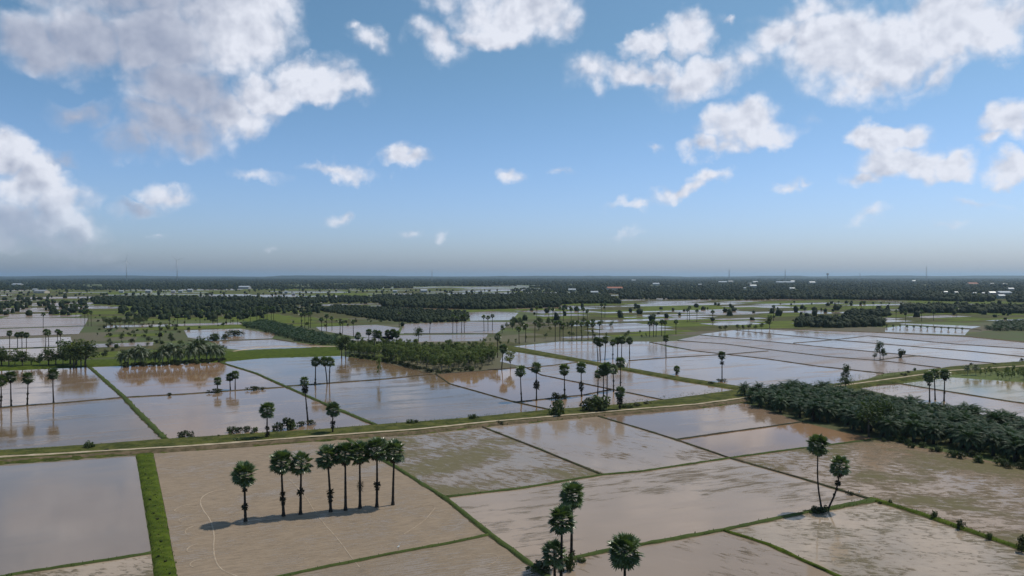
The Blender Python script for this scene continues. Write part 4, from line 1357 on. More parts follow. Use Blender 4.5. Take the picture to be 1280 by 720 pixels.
tree_at(432, 447, 415, 'second big dark tree at the left tip of the grove', TREES[1], wide=1.0, group=None)
tree_at(474, 475.5, 445, 'slender leafy tree alone on the dark bund', LIGHT[2], wide=.55, group=None)
tree_at(638, 462, 436, 'pale green rounded tree at the right end of the grove', LIGHT[1], wide=1.3, group=None)
tree_at(152, 428, 414, 'small round tree on the green puddled field', TREES[0], wide=.8, group=None)
tree_at(214, 428, 414, 'small round tree beside the palm in a bush', TREES[1], wide=.85, group=None)
tree_at(136, 430, 422, 'tiny shrub like tree on the green puddled field', TREES[2], group=None)
tree_at(523, 427, 406, 'greyish thin tree behind the grove', TREES[0], wide=.9, group=None)
CLUMP = [(133, 408, 394), (138, 409, 396), (144, 408, 393), (150, 407, 395), (156, 408, 397), (161, 409, 396), (168, 407, 394), (174, 408, 396), (180, 406, 394)]
for i, (bx, by, tp) in enumerate(CLUMP):
    tree_at(bx, by, tp, '%s tree from left in the dark clump on the bright green field at the left' % ORD[i], group='dark tree clump on the left green field')
# row of trees right of the centre
for i, (bx, by, tp) in enumerate([(900, 414, 406), (907, 414, 405), (922, 413, 404), (929, 413, 405), (936, 413, 403), (944, 413, 405), (952, 412, 402)]):
    tree_at(bx, by, tp, '%s tree from left in the low dark row at the head of the pink fields' % ORD[i], group='low dark tree row at the head of the pink fields')

# grove in the centre
for (x, y) in fill([(434, 445), (470, 449), (505, 457), (545, 466), (605, 461), (622, 456), (615, 444), (560, 440), (500, 438), (440, 438)], 5.1, .4, keep=.95):
    k = LIGHT[rnd.randrange(3)] if rnd.random() < .74 else TREES[rnd.randrange(3)]
    s = rnd.uniform(.78, 1.12) if k in LIGHT else rnd.uniform(.6, .85)
    plant2('grove_tree', (x, y, 0), k, s, '%s tree crowded in the %s of the centre grove' % ('slender yellow green' if k in LIGHT else 'darker rounded', where_x(to_px((x, y, 0))[0], (480, 520, 560, 595), ('left tip', 'left part', 'middle', 'right part', 'right end'))), 'tree', 'trees of the centre grove')
# loose green planting behind and right of the grove
for (x, y) in fill([(560, 430), (640, 424), (800, 414), (815, 423), (700, 425), (640, 432), (560, 436)], 13, .5, keep=.55):
    plant2('tree', (x, y, 0), LIGHT[rnd.randrange(3)] if rnd.random() < .5 else TREES[rnd.randrange(3)], rnd.uniform(.3, .6), 'low scattered tree on the green land behind the grove', 'tree', 'scattered low trees behind the grove')
for (x, y) in fill([(625, 418), (770, 412), (770, 405), (640, 405)], 15, .5, keep=.6):
    plant2('tree', (x, y, 0), TREES[rnd.randrange(3)], rnd.uniform(.5, .95), 'dark scattered tree between the centre right palms', 'tree', 'dark trees between the centre right palms')
for (x, y) in fill([(120, 452), (118, 396), (330, 404), (480, 398), (480, 406), (425, 430), (330, 436), (300, 438), (215, 445)], 15, .5, keep=.45):
    if any(in_poly(x, y, P) for P in FIELD_POLYS):
        continue
    if rnd.random() < .3:
        plant2('tree', (x, y, 0), TREES[rnd.randrange(3)], rnd.uniform(.22, .55), 'small scattered tree on the green plots at the left', 'tree', 'small scattered trees on the left green plots')
    else:
        plant2('shrub', (x, y, 0), SHRUBS[rnd.randrange(3)], rnd.uniform(.8, 2.2), 'low shrub on the left green plots, %s' % where_x(to_px((x, y, 0))[0], (180, 250, 340), ('nearest the brown fields', 'above the coconut palms', 'near the shrub ponds', 'near the young plantation strip')), 'shrub', 'shrubs on the left green plots')
for (x, y) in fill([(1110, 474), (1230, 462), (1300, 452), (1300, 440), (1150, 462), (1080, 476)], 12, .5, keep=.4):
    plant2('shrub', (x, y, .2), SHRUBS[rnd.randrange(3)], rnd.uniform(.5, 1.3), 'low shrub on the grassy dyke at the right', 'shrub', 'shrubs on the right dyke')
for (x, y) in fill([(150, 460), (225, 457), (280, 453), (278, 450), (220, 454), (150, 457)], 3.6, .45, keep=.8):
    plant2('shrub', (x, y, .1), SHRUBS[rnd.randrange(3)], rnd.uniform(.8, 1.7), 'low shrub between the feet of the coconut palms on the dyke', 'shrub', 'shrubs under the coconut palms')
# bushes at the right edge
for (x, y) in fill([(1222, 468), (1300, 465), (1400, 470), (1400, 481), (1285, 478), (1225, 472)], 5.5, .4):
    plant2('tree', (x, y, 0), LIGHT[rnd.randrange(3)], rnd.uniform(.38, .6), 'bushy green tree in the hedge like row at the right edge', 'tree', 'bushy row at the right edge')
for (x, y) in fill([(1228, 414), (1300, 414), (1300, 402), (1245, 404)], 9, .4):
    plant2('oil_palm', (x, y, 0), [('trunk', YOUNG_TRUNK, 0), ('crown', YOUNG_CROWN[rnd.randrange(3)], 1.3)], rnd.uniform(1.1, 1.5), 'far oil palm in the bushy patch at the right edge', 'oil palm', 'oil palms of the right edge patch')

SH = [
    (112, 562, 551, 'small dark shrub on the dyke above the grey pond', 2, 1.0), (134, 566, 561, 'low shrub on the track edge above the grey pond', 0, 1.3),
    (230, 547, 539, 'reddish shrub at the left end of the margin thicket', 0, 1.6), (239, 546, 542, 'low flat shrub beside the reddish one in the margin thicket', 1, 1.6),
    (290, 541, 533, 'round dark shrub left of the shaggy palm', 2, 1.2), (299, 541, 534, 'second dark shrub left of the shaggy palm', 0, 1.2), (309, 540, 533, 'third dark shrub left of the shaggy palm', 1, 1.2), (318, 540, 534, 'shrub touching the shaggy palm on its left', 2, 1.2),
    (348, 538, 530, 'shrub touching the shaggy palm on its right', 1, 1.3), (359, 537, 523, 'rounded dark shrub between the shaggy palm and the thin palm', 0, 1.0), (366, 536, 526, 'lower shrub right of the rounded dark one', 2, 1.2),
    (377, 533, 527, 'small shrub left of the thin tall palm', 1, 1.4), (389, 531, 525, 'small shrub right of the thin tall palm', 0, 1.4), (302, 553, 547, 'flat dark shrub below the shaggy palm by the track', 2, 2.2), (318, 552, 547, 'flat shrub right beside the shaggy palm foot', 0, 2.0),
    (513, 532, 524, 'round green shrub on the dyke left of the centre', 2, 1.0), (520, 531, 525, 'little shrub right beside the round green one', 0, 1.0), (592, 526, 517.5, 'spiky green shrub on the dyke at the centre', 2, 1.1), (626, 531, 526, 'low shrub at the edge of the track bank', 1, 1.4),
    (696, 521, 500, 'dense rounded dark bush beside the track', 2, .85), (739, 515, 497, 'left bush of the big dark pair by the track', 0, .9), (748, 516, 494, 'right bush of the big dark pair by the track', 2, .9),
    (694, 500, 491, 'left scrubby shrub on the central bund', 0, 1.0), (700, 499.5, 494, 'second scrubby shrub on the central bund', 1, 1.2), (705, 499, 493, 'third scrubby shrub on the central bund', 0, 1.1),
    (784, 512, 504, 'low bush right of the squat palm', 2, 1.5), (797, 510, 504, 'small bush along the track right of the squat palm', 1, 1.4), (808, 507, 502, 'last small bush before the plantation', 0, 1.4),
    (1018, 641, 633, 'scraggly shrub at the foot of the leaning pair', 0, 1.1), (1029, 641, 632, 'shrub right between the leaning trunks', 1, 1.0), (1023, 642, 634, 'low shrub in front of the leaning pair', 2, 1.2),
    (1100, 630, 626, 'small weed at the start of the green bund', 2, .9), (1113, 631, 624, 'leafy seedling on the green bund nearest the palm pair', 2, .55), (1167, 649, 638, 'bushy seedling on the green bund', 2, .55), (1200, 662, 650, 'tall seedling further along the green bund', 0, .55), (1236, 675, 665, 'rounded seedling on the green bund', 2, .55), (1278, 690, 670, 'dark upright bush at the right edge of the green bund', 0, .5),
    (713, 714, 692, 'yellowish shrub at the foot of the stacked palms', 2, .5), (677, 716, 703, 'dark weedy patch left of the stacked palms', 0, 1.6), (727, 702, 696, 'grassy shrub right of the stacked palms', 2, 1.6),
    (267, 426, 417, 'round shrub island in the left pond', 2, 1.5), (281, 424, 418, 'small shrub right of the round shrub island', 0, 1.2), (292, 420, 413, 'flat reddish shrub island in the pond', 0, 2.2),
    (846, 468, 465, 'low tuft under the umbrella shaped palm', 0, 1.2), (902.5, 477, 473.5, 'mound of dry growth under the lone palm', 1, 2.6), (890, 481, 477, 'low shrub on the grassy dyke near the lone palm', 1, 1.8), (1126, 447, 437, 'bare branched grey shrub right of the tree clump', 1, .8), (270, 491, 486, 'low shrub at the foot of the short round palm', 0, 2.2), (212, 495, 491, 'tiny shrub on the thin left bund', 1, 1.0),
    (317, 488, 483, 'low reddish shrub on the bund right of the two touching palms', 0, 2.0), (328, 487, 484, 'second low shrub on the bund right of the two touching palms', 1, 2.0), (1063, 619, 615, 'low dark weed clump on the diagonal bund near the egret', 0, 1.6),
]
for (bx, by, tp, lab, k, w) in SH:
    shrub_at(bx, by, tp, lab, k, w)
_r2 = random.Random(8)
for i in range(18):
    t = (i + .4 + _r2.random() * .5) / 18
    p = G(181, 572).lerp(G(207, 722), t ** .8)
    o = plant2('shrub', p + Vector((_r2.uniform(-1, 1), 0, .3)), SHRUBS[i % 3], _r2.uniform(.15, .36), 'small dark weed along the middle of the green strip by the pond', 'shrub', 'weeds along the green strip')
# unbroken undergrowth at the plantation's front edge, and low growth on the left margin thicket
for (x, y) in fill([(1100, 547), (1180, 564), (1290, 585), (1450, 613), (1450, 622), (1290, 592), (1180, 570), (1100, 552)], 3.4, .4, keep=.75):
    o = plant2('shrub', (x, y, 0), SHRUBS[rnd.choice([0, 2, 2])], rnd.uniform(.7, 1.5), 'low green shrub along the front edge of the oil palm plantation', 'shrub', 'shrubs along the plantation edge')
for (x, y) in fill([(225, 548), (300, 542), (390, 532), (400, 535), (320, 545), (240, 551)], 4, .4, keep=.7):
    o = plant2('shrub', (x, y, .1), SHRUBS[rnd.randrange(3)], rnd.uniform(.35, .7), 'knee high shrub in the margin thicket above the track', 'shrub', 'knee high shrubs in the margin thicket')
for (x, y) in fill([(436, 447), (470, 451), (505, 459), (545, 468), (605, 463), (604, 461), (545, 465), (505, 456), (470, 448), (438, 445)], 3.2, .4, keep=.8):
    o = plant2('shrub', (x, y, .05), SHRUBS[rnd.randrange(3)], rnd.uniform(.8, 1.6), 'shrub fringing the water side of the centre grove', 'shrub', 'shrubs fringing the grove')


# ---- egrets on the bunds
def egret(px, py, label):
    b = G(px, py)
    root = bpy.data.objects.new('egret', None)
    col.objects.link(root)
    root.location = b + Vector((0, 0, .36))
    root.rotation_euler = (0, 0, rnd.uniform(-.6, .6))
    root.scale = (1.4,) * 3
    mb = MB()
    mb.tube([(-.22, 0, .34), (-.12, 0, .40), (0, 0, .45), (.12, 0, .47), (.18, 0, .52), (.16, 0, .62), (.20, 0, .74), (.24, 0, .79), (.29, 0, .79)], [.015, .06, .09, .075, .04, .022, .02, .03, .018], 8)
    link('body', mb.mesh('body', [M_EGRET], True), root)
    mb = MB()
    mb.tube([(.29, 0, .79), (.40, 0, .775)], [.012, .002], 5)
    link('bill', mb.mesh('bill', [M_BILL]), root)
    for s in (-1, 1):
        mb = MB()
        mb.tube([(0.0, s * .035, .38), (.02, s * .035, .2), (0, s * .035, 0), (.07, s * .035, 0)], [.012, .008, .008, .006], 5)
        link('leg', mb.mesh('leg', [M_LEG]), root)
    tag(root, label, 'egret')


M_EGRET = simple_mat('white_feathers', (.78, .78, .76), (.70, .70, .68), 8.0, .8)
M_BILL = simple_mat('yellow_bill', (.55, .40, .08), (.5, .35, .08), 8.0, .5)
M_LEG = simple_mat('dark_legs', (.05, .05, .05), (.07, .07, .06), 8.0, .6)
egret(1074, 620, 'white egret standing on the diagonal bund right of the leaning palm pair')
egret(498, 690, 'white egret on the thin grassy bund at the bottom')


# ================================================================== far landscape
# far paddies: cells of a field grid turned like the near fields
M_RICE = grass_mat('young_rice', (0.115, 0.140, 0.026), (0.080, 0.105, 0.020), (0.10, 0.09, 0.05), 0.06, 0.5)
M_FALLOW = grass_mat('fallow_grass', (0.066, 0.072, 0.026), (0.095, 0.088, 0.040), (0.13, 0.10, 0.06), 0.04, 0.35)
FAR_MATS = [W_WHITE, W_FAR, W_FARMUD, M_RICE, M_FALLOW]
ZONES = [  # picture polygon, probability list (pale water, blue water, mud, bright green, olive)
    ([(640, 404), (640, 378), (960, 376), (960, 405), (770, 409)], (.13, .10, .22, .22, .33)),
    ([(960, 408), (960, 374), (1300, 372), (1300, 402), (1110, 405)], (.07, .05, .10, .38, .40)),
    ([(0, 398), (0, 372), (110, 370), (112, 396)], (.12, .08, .38, .12, .30)),
    ([(118, 396), (118, 380), (330, 384), (480, 392), (480, 404), (345, 404), (320, 400)], (.04, .03, .08, .55, .30)),
    ([(330, 384), (330, 374), (500, 374), (640, 380), (640, 390), (480, 392)], (.05, .05, .22, .30, .38)),
    ([(105, 456), (125, 402), (300, 404), (300, 410), (230, 424), (235, 444)], (.10, .08, .08, .46, .28)),
    ([(-60, 372), (-60, 361), (640, 360), (640, 374)], (.11, .03, .16, .34, .36)),
    ([(460, 368), (460, 356), (660, 356), (680, 368)], (.15, .04, .2, .36, .25)),
    ([(640, 378), (640, 366), (1300, 366), (1300, 374)], (.16, .05, .18, .26, .35)),
    ([(560, 440), (500, 420), (640, 404), (960, 408), (960, 412), (812, 428), (640, 433)], (.04, .02, .06, .54, .34)),
    ([(300, 404), (345, 404), (480, 404), (505, 410), (430, 424), (380, 412)], (.10, .05, .12, .46, .27)),
    ([(960, 412), (960, 404), (1110, 404), (1105, 412)], (.08, .04, .12, .40, .36)),
]


def make_far_fields():
    mbs = [MB() for _ in FAR_MATS]
    r = random.Random(77)
    ca, sa = math.cos(R(24.5)), math.sin(R(24.5))
    zp = [([(G(*p).x, G(*p).y) for p in z], pr) for z, pr in ZONES]
    edges = []
    v = -1500
    while v < 5200:
        hv = r.uniform(13, 34) * (1 if v < 800 else 1.6 if v < 1500 else 3.2)
        u = -2500 + r.uniform(0, 60)
        while u < 4200:
            wu = r.uniform(30, 85) * (1 if v < 800 else 1.5 if v < 1500 else 3.0)
            cx, cy = (u + wu / 2) * ca - (v + hv / 2) * sa, (u + wu / 2) * sa + (v + hv / 2) * ca
            if cy > 300:
                corners = []
                for (du, dv) in ((0, 0), (1, 0), (1, 1), (0, 1)):
                    uu, vv = u + 1.2 + du * (wu - 2.4), v + 1.2 + dv * (hv - 2.4)
                    corners.append((uu * ca - vv * sa, uu * sa + vv * ca))
                for zi, (poly, pr) in enumerate(zp):
                    if in_poly(cx, cy, poly):
                        clash = any(in_poly(qx, qy, P) for P in FIELD_POLYS for (qx, qy) in corners + [(cx, cy)])
                        if clash:
                            break
                        t = r.random()
                        k = 0
                        for k, q in enumerate(pr):
                            t -= q
                            if t < 0:
                                break
                        mbs[k].add([(x, y, .12) for x, y in corners], [(0, 1, 2, 3)])
                        break
            u += wu
        v += hv
    names = ['pale flooded fields scattered over the far plain', 'bluish flooded fields scattered over the far plain', 'bare muddy fields scattered over the far plain',
             'bright green fields scattered over the far plain', 'olive green fields scattered over the far plain']
    for mb, mt, nm in zip(mbs, FAR_MATS, names):
        if mb.f:
            structure('far_fields', mb.mesh('far_fields', [mt]), nm, 'field')


make_far_fields()

# ---- buildings in the far woods: x, y base, px width, storey height m, roof colour key, label
M_WALLW = simple_mat('white_wall', (.40, .40, .38), (.32, .32, .31), .3, .8)
M_WALLC = simple_mat('cream_wall', (.55, .48, .38), (.48, .42, .33), .3, .8)
M_ROOFM = simple_mat('pale_metal_roof', (.42, .44, .46), (.34, .36, .38), .1, .35, .5)
M_ROOFR = simple_mat('red_tile_roof', (.34, .12, .07), (.26, .10, .06), .4, .7)
M_ROOFG = simple_mat('grey_sheet_roof', (.30, .31, .33), (.24, .25, .27), .2, .5)
M_DARKGLASS = simple_mat('dark_window', (.03, .035, .04), (.05, .055, .06), 1.0, .2, .5)
BUILD = [
    (22, 357.5, 11, 8, 'm', 'long white warehouse in the dark woods at the far left'), (52, 366.5, 15, 6, 'g', 'wide grey roofed farm shed at the left'), (44, 364, 5, 6, 'w', 'small white house left of the grey roofed shed'),
    (152, 366, 5, 5, 'w', 'small pale house in the far line at the left'), (186, 366, 7, 6, 'w', 'white house left of the turbine line'), (217, 366, 5, 5, 'm', 'pale house under the right wind turbine'), (226, 366, 5, 6, 'w', 'white house just right of the right wind turbine'), (238, 365, 6, 7, 'w', 'taller pale house in the far line'), (306, 361, 13, 7, 'm', 'long pale shed at the bare field left of centre'),
    (358, 367, 4, 6, 'w', 'tiny white house among trees left of centre'), (367, 369, 4, 5, 'w', 'second tiny white house among trees left of centre'), (436, 347.5, 7, 16, 'm', 'pale hall on the horizon left of centre'), (494, 366, 5, 6, 'w', 'small pale house above the centre plantation'),
    (530, 365.5, 8, 6, 'm', 'low pale building above the centre plantation'), (643, 348, 7, 18, 'm', 'flat white hall on the horizon at the centre'), (653, 348, 4, 22, 'w', 'white building beside the flat hall on the horizon'), (715, 364.5, 9, 6, 'm', 'low pale shed right of the centre'),
    (768, 362.5, 19, 7, 'r', 'long cream building with an orange red roof right of the centre'), (743, 367.5, 9, 5, 'm', 'low pale shed in front of the orange roofed building'), (792, 352, 5, 12, 'm', 'small white roof in the woods right of the centre'), (820, 357, 8, 9, 'm', 'bright white shed below the horizon right of the centre'), (875, 357.5, 4, 8, 'w', 'tiny pale house in the woods'),
    (903, 354.5, 10, 10, 'm', 'white shed left of the mast'), (913, 354, 6, 12, 'g', 'grey roofed building at the foot of the mast'), (937, 356, 4, 8, 'w', 'small white building left of the bright one'), (944, 354.5, 6, 10, 'm', 'bright white roof above the other at the right'), (941, 359.5, 8, 8, 'm', 'bright white low shed right of the mast'), (931, 362, 3, 6, 'w', 'tiny pale hut below the bright sheds'),
    (981, 354.5, 22, 9, 'm', 'very long low white shed below the second mast'), (990.5, 354, 5, 14, 'w', 'white block at the right end of the long shed'), (1015, 355, 7, 10, 'm', 'white roofed hall right of the long shed'), (990, 362.5, 6, 6, 'm', 'small pale shed below the long shed'),
    (1142, 353, 4, 12, 'w', 'tiny pale building near the tall lattice mast'), (1215, 357, 12, 10, 'r', 'building with a red roof in the right hand woods'), (1240, 356.5, 4, 9, 'g', 'small grey house right of the red roof'), (1256, 357.5, 5, 9, 'w', 'small white house near the right edge'), (1263, 363.5, 7, 7, 'm', 'pale roof above the bright white shed at the right edge'),
    (1254, 368.5, 16, 6, 'm', 'bright white long shed near the right edge'), (1240, 368.5, 7, 6, 'm', 'sloping white roof left of the bright shed'), (1218, 368.5, 4, 5, 'w', 'tiny white hut in the right hand wood edge'), (1229, 368.5, 3, 5, 'w', 'small hut right of the tiny white hut'), (1195, 368, 4, 6, 'w', 'small white house at the right hand wood edge'), (1182, 367.5, 4, 6, 'w', 'smaller white house left of it at the wood edge'), (1251, 373.5, 8, 7, 'w', 'pale two storey house in front of the bright shed'),
]
CLEAR = []
for (bx, by, wpx, hh, kind, lab) in BUILD:
    b = G(bx, by)
    dist = b.y
    w = wpx * dist / F
    d = min(w * .6, 40)
    h = hh
    wall = {'m': M_WALLW, 'w': M_WALLW, 'r': M_WALLC, 'g': M_WALLC}[kind]
    roof = {'m': M_ROOFM, 'w': M_ROOFM, 'r': M_ROOFR, 'g': M_ROOFG}[kind]
    root = bpy.data.objects.new('house' if w < 25 else 'warehouse', None)
    col.objects.link(root)
    root.location = b
    root.rotation_euler = (0, 0, rnd.uniform(-.12, .12))
    tag(root, lab, 'building', 'far buildings among the woods')
    mb = MB()
    mb.box(-w / 2, w / 2, -d / 2, d / 2, 0, h)
    # gables
    rh = min(d * .28, h * .6)
    mb.add([(-w / 2, -d / 2, h), (-w / 2, d / 2, h), (-w / 2, 0, h + rh)], [(0, 2, 1)])
    mb.add([(w / 2, -d / 2, h), (w / 2, d / 2, h), (w / 2, 0, h + rh)], [(0, 1, 2)])
    link('wall', mb.mesh('wall', [wall]), root)
    mb = MB()
    o_ = .6
    t = .25
    for s in (-1, 1):
        y0, z0 = s * (d / 2 + o_), h - rh * o_ / (d / 2)
        v = [(-w / 2 - o_, y0, z0 + .05), (w / 2 + o_, y0, z0 + .05), (w / 2 + o_, 0, h + rh + .05), (-w / 2 - o_, 0, h + rh + .05)]
        v += [(x, y, z + t) for x, y, z in v]
        mb.add(v, [(0, 1, 2, 3), (4, 7, 6, 5), (0, 4, 5, 1), (1, 5, 6, 2), (3, 7, 4, 0)])
    link('roof', mb.mesh('roof', [roof]), root)
    mb = MB()
    mb.box(-1.4, 1.4, -d / 2 - .08, -d / 2 + .05, 0, min(2.6, h * .5))
    link('door', mb.mesh('door', [M_ROOFG]), root)
    mb = MB()
    mb.box(-1.0, 1.0, -d / 2 - .07, -d / 2 + .05, h * .35, h * .35 + 1.6)
    wm = mb.mesh('window', [M_DARKGLASS])
    nwin = max(2, min(8, int(w / 9)))
    for i in range(nwin):
        x = -w / 2 + (i + .5) * w / nwin
        if abs(x) < 3:
            continue
        link('window', wm, root, (x, 0, 0))
    CLEAR.append((b.x, b.y, w))


# ---- masts and wind turbines on the horizon
def mast(px, py, tp, label):
    b = G(px, py)
    H = height_at(b, tp)
    root = bpy.data.objects.new('lattice_mast', None)
    col.objects.link(root)
    root.location = b
    tag(root, label, 'mast', 'masts on the horizon')
    w0, w1 = 5.0, 1.6
    n = 12
    fr = MB()
    C4 = [(-1, -1), (1, -1), (1, 1), (-1, 1)]
    for (a, c) in C4:
        lm = MB()
        lm.tube([(a * w0, c * w0, 0), (a * w1, c * w1, H)], [.55, .4], 4)
        link('leg', lm.mesh('leg', [M_STEEL]), root)
    for i in range(n):
        z0, z1 = H * i / n, H * (i + 1) / n
        q0, q1 = w0 + (w1 - w0) * i / n, w0 + (w1 - w0) * (i + 1) / n
        for k in range(4):
            a, c = C4[k], C4[(k + 1) % 4]
            fr.tube([(a[0] * q0, a[1] * q0, z0), (c[0] * q1, c[1] * q1, z1)], [.22, .22], 3, cap=False)
            fr.tube([(a[0] * q1, a[1] * q1, z1), (c[0] * q1, c[1] * q1, z1)], [.22, .22], 3, cap=False)
    link('bracing', fr.mesh('bracing', [M_STEEL]), root)
    dm = MB()
    dm.tube([(0, 0, H), (0, 0, H + 6)], [.4, .2], 5)
    link('antenna', dm.mesh('antenna', [M_STEEL]), root)


M_STEEL = simple_mat('galvanised_steel', (.30, .30, .31), (.24, .24, .25), .5, .5, .5)
M_TURB = simple_mat('turbine_white', (.50, .51, .53), (.46, .47, .49), .1, .4, .5)
mast(911.5, 353, 337, 'lattice mast right of the centre beside white sheds')
mast(981.5, 352, 337, 'lattice mast above the very long white shed')
mast(1158, 352, 333, 'tallest lattice mast at the right on the horizon')
mast(540, 352, 337, 'thin lattice mast on the horizon near the centre')
mast(1075, 350, 341, 'smallest faint mast on the right horizon')


def turbine(px, py, hub, rot, label):
    b = G(px, py)
    H = height_at(b, hub)
    root = bpy.data.objects.new('wind_turbine', None)
    col.objects.link(root)
    root.location = b
    tag(root, label, 'wind turbine', 'wind turbines on the horizon')
    mb = MB()
    mb.tube([(0, 0, 0), (0, 0, H * .5), (0, 0, H)], [4.2, 3.2, 2.0], 12)
    link('tower', mb.mesh('tower', [M_TURB], True), root)
    mb = MB()
    mb.box(-2.2, 2.2, -5, 8, -2.2, 2.4)
    link('nacelle', mb.mesh('nacelle', [M_TURB]), root, (0, 0, H + 1))
    mb = MB()
    mb.tube([(0, -8.5, 0), (0, -6.5, 0), (0, -5, 0)], [.3, 1.8, 2.2], 10)
    link('hub', mb.mesh('hub', [M_TURB], True), root, (0, 0, H + 1))
    L = H * .42
    for k in range(3):
        a = R(rot + 120 * k)
        bm_ = MB()
        pts = [(0, 1.2), (.12, 2.6), (.35, 2.1), (.7, 1.2), (1.0, .35)]
        vs = []
        for (t, c) in pts:
            for (dx, dy) in ((-c * .35, 0), (c * .1, -.35 * c * .4), (c * .65, 0), (c * .1, .35 * c * .4)):
                x, z = dx, t * L
                vs.append((x * math.cos(a) + z * math.sin(a), -7 + dy, -x * math.sin(a) + z * math.cos(a)))
        fs = []
        for i in range(len(pts) - 1):
            for j in range(4):
                fs.append((i * 4 + j, i * 4 + (j + 1) % 4, i * 4 + 4 + (j + 1) % 4, i * 4 + 4 + j))
        fs += [(0, 1, 2, 3), (19, 18, 17, 16)]
        bm_.add(vs, fs)
        link('blade', bm_.mesh('blade', [M_TURB], True), root, (0, 0, H + 1))


turbine(158.5, 352, 326, 10, 'left wind turbine on the horizon')
turbine(221.5, 352, 325.5, -50, 'right wind turbine on the horizon')
# water tower like block on the horizon
b = G(1034.5, 350.5)
H = height_at(b, 341)
root = bpy.data.objects.new('water_tower', None)
col.objects.link(root)
root.location = b
tag(root, 'dark squat water tower on the right horizon', 'water tower')
mb = MB()
mb.tube([(0, 0, 0), (0, 0, H * .7)], [7, 6], 10)
link('shaft', mb.mesh('shaft', [M_STEEL], True), root)
mb = MB()
mb.tube([(0, 0, H * .68), (0, 0, H * .74), (0, 0, H * .92), (0, 0, H)], [7, 13, 13, 4], 14)
link('tank', mb.mesh('tank', [M_STEEL]), root)


# ---- far woods (uncountable): low crowns scattered over the plain
WOODS = [  # picture polygon, spacing in metres, height range, keep
    ([(115, 380), (115, 374), (180, 372.5), (330, 373.5), (400, 375), (400, 379), (330, 384), (200, 385)], 7.0, (5, 9), .62),
    ([(400, 379), (400, 373), (480, 371), (480, 380)], 10, (5, 9), .6),
    ([(480, 384), (470, 373), (560, 371), (640, 371), (700, 372), (700, 384), (600, 387)], 6.6, (6, 11), .93),
    ([(395, 388), (420, 384), (480, 386), (590, 392), (582, 402), (520, 404), (480, 401), (440, 395)], 6.0, (3.5, 6), .93),
    ([(640, 382), (640, 370), (760, 370), (775, 380)], 7, (6, 10), .85),
    ([(775, 374), (775, 368), (960, 369), (960, 375)], 9, (5, 10), .6),
    ([(960, 374), (960, 367), (1120, 368), (1400, 370), (1400, 377), (1250, 378), (1100, 375)], 8.5, (7, 12), .8),
    ([(1125, 391), (1130, 385), (1400, 387), (1400, 393), (1270, 392)], 6.5, (6, 10), .9),
    ([(993, 409), (1000, 402), (1060, 400), (1105, 402), (1105, 408), (1050, 410)], 5.2, (5, 8), .97),
    ([(1055, 396), (1062, 391), (1110, 391), (1112, 396)], 6.0, (5, 8), .95),
    ([(0, 384), (0, 374), (110, 374), (110, 386)], 16, (5, 10), .55),
    ([(0, 394), (0, 384), (112, 386), (112, 397)], 22, (5, 10), .5),
    ([(150, 400), (150, 385), (330, 386), (330, 400)], 13, (4, 10), .50),
    ([(330, 394), (330, 383), (400, 383), (400, 392)], 12, (4, 8), .5),
    ([(640, 404), (640, 386), (960, 380), (960, 402), (800, 404)], 36, (3, 9), .35),
    ([(960, 400), (960, 378), (1280, 380), (1280, 400)], 30, (3, 9), .4),
    ([(500, 412), (500, 404), (640, 402), (640, 412)], 30, (3, 6), .3),
    ([(700, 368), (700, 360.5), (1320, 360.5), (1320, 368)], 13, (5, 11), .6),
    ([(-40, 363), (-40, 359.5), (480, 359.5), (480, 362)], 16, (5, 10), .45),
    ([(-40, 374), (-40, 363), (640, 363), (640, 371)], 48, (4, 9), .5),
    ([(640, 370), (640, 361), (700, 361), (700, 370)], 20, (5, 9), .5),
]


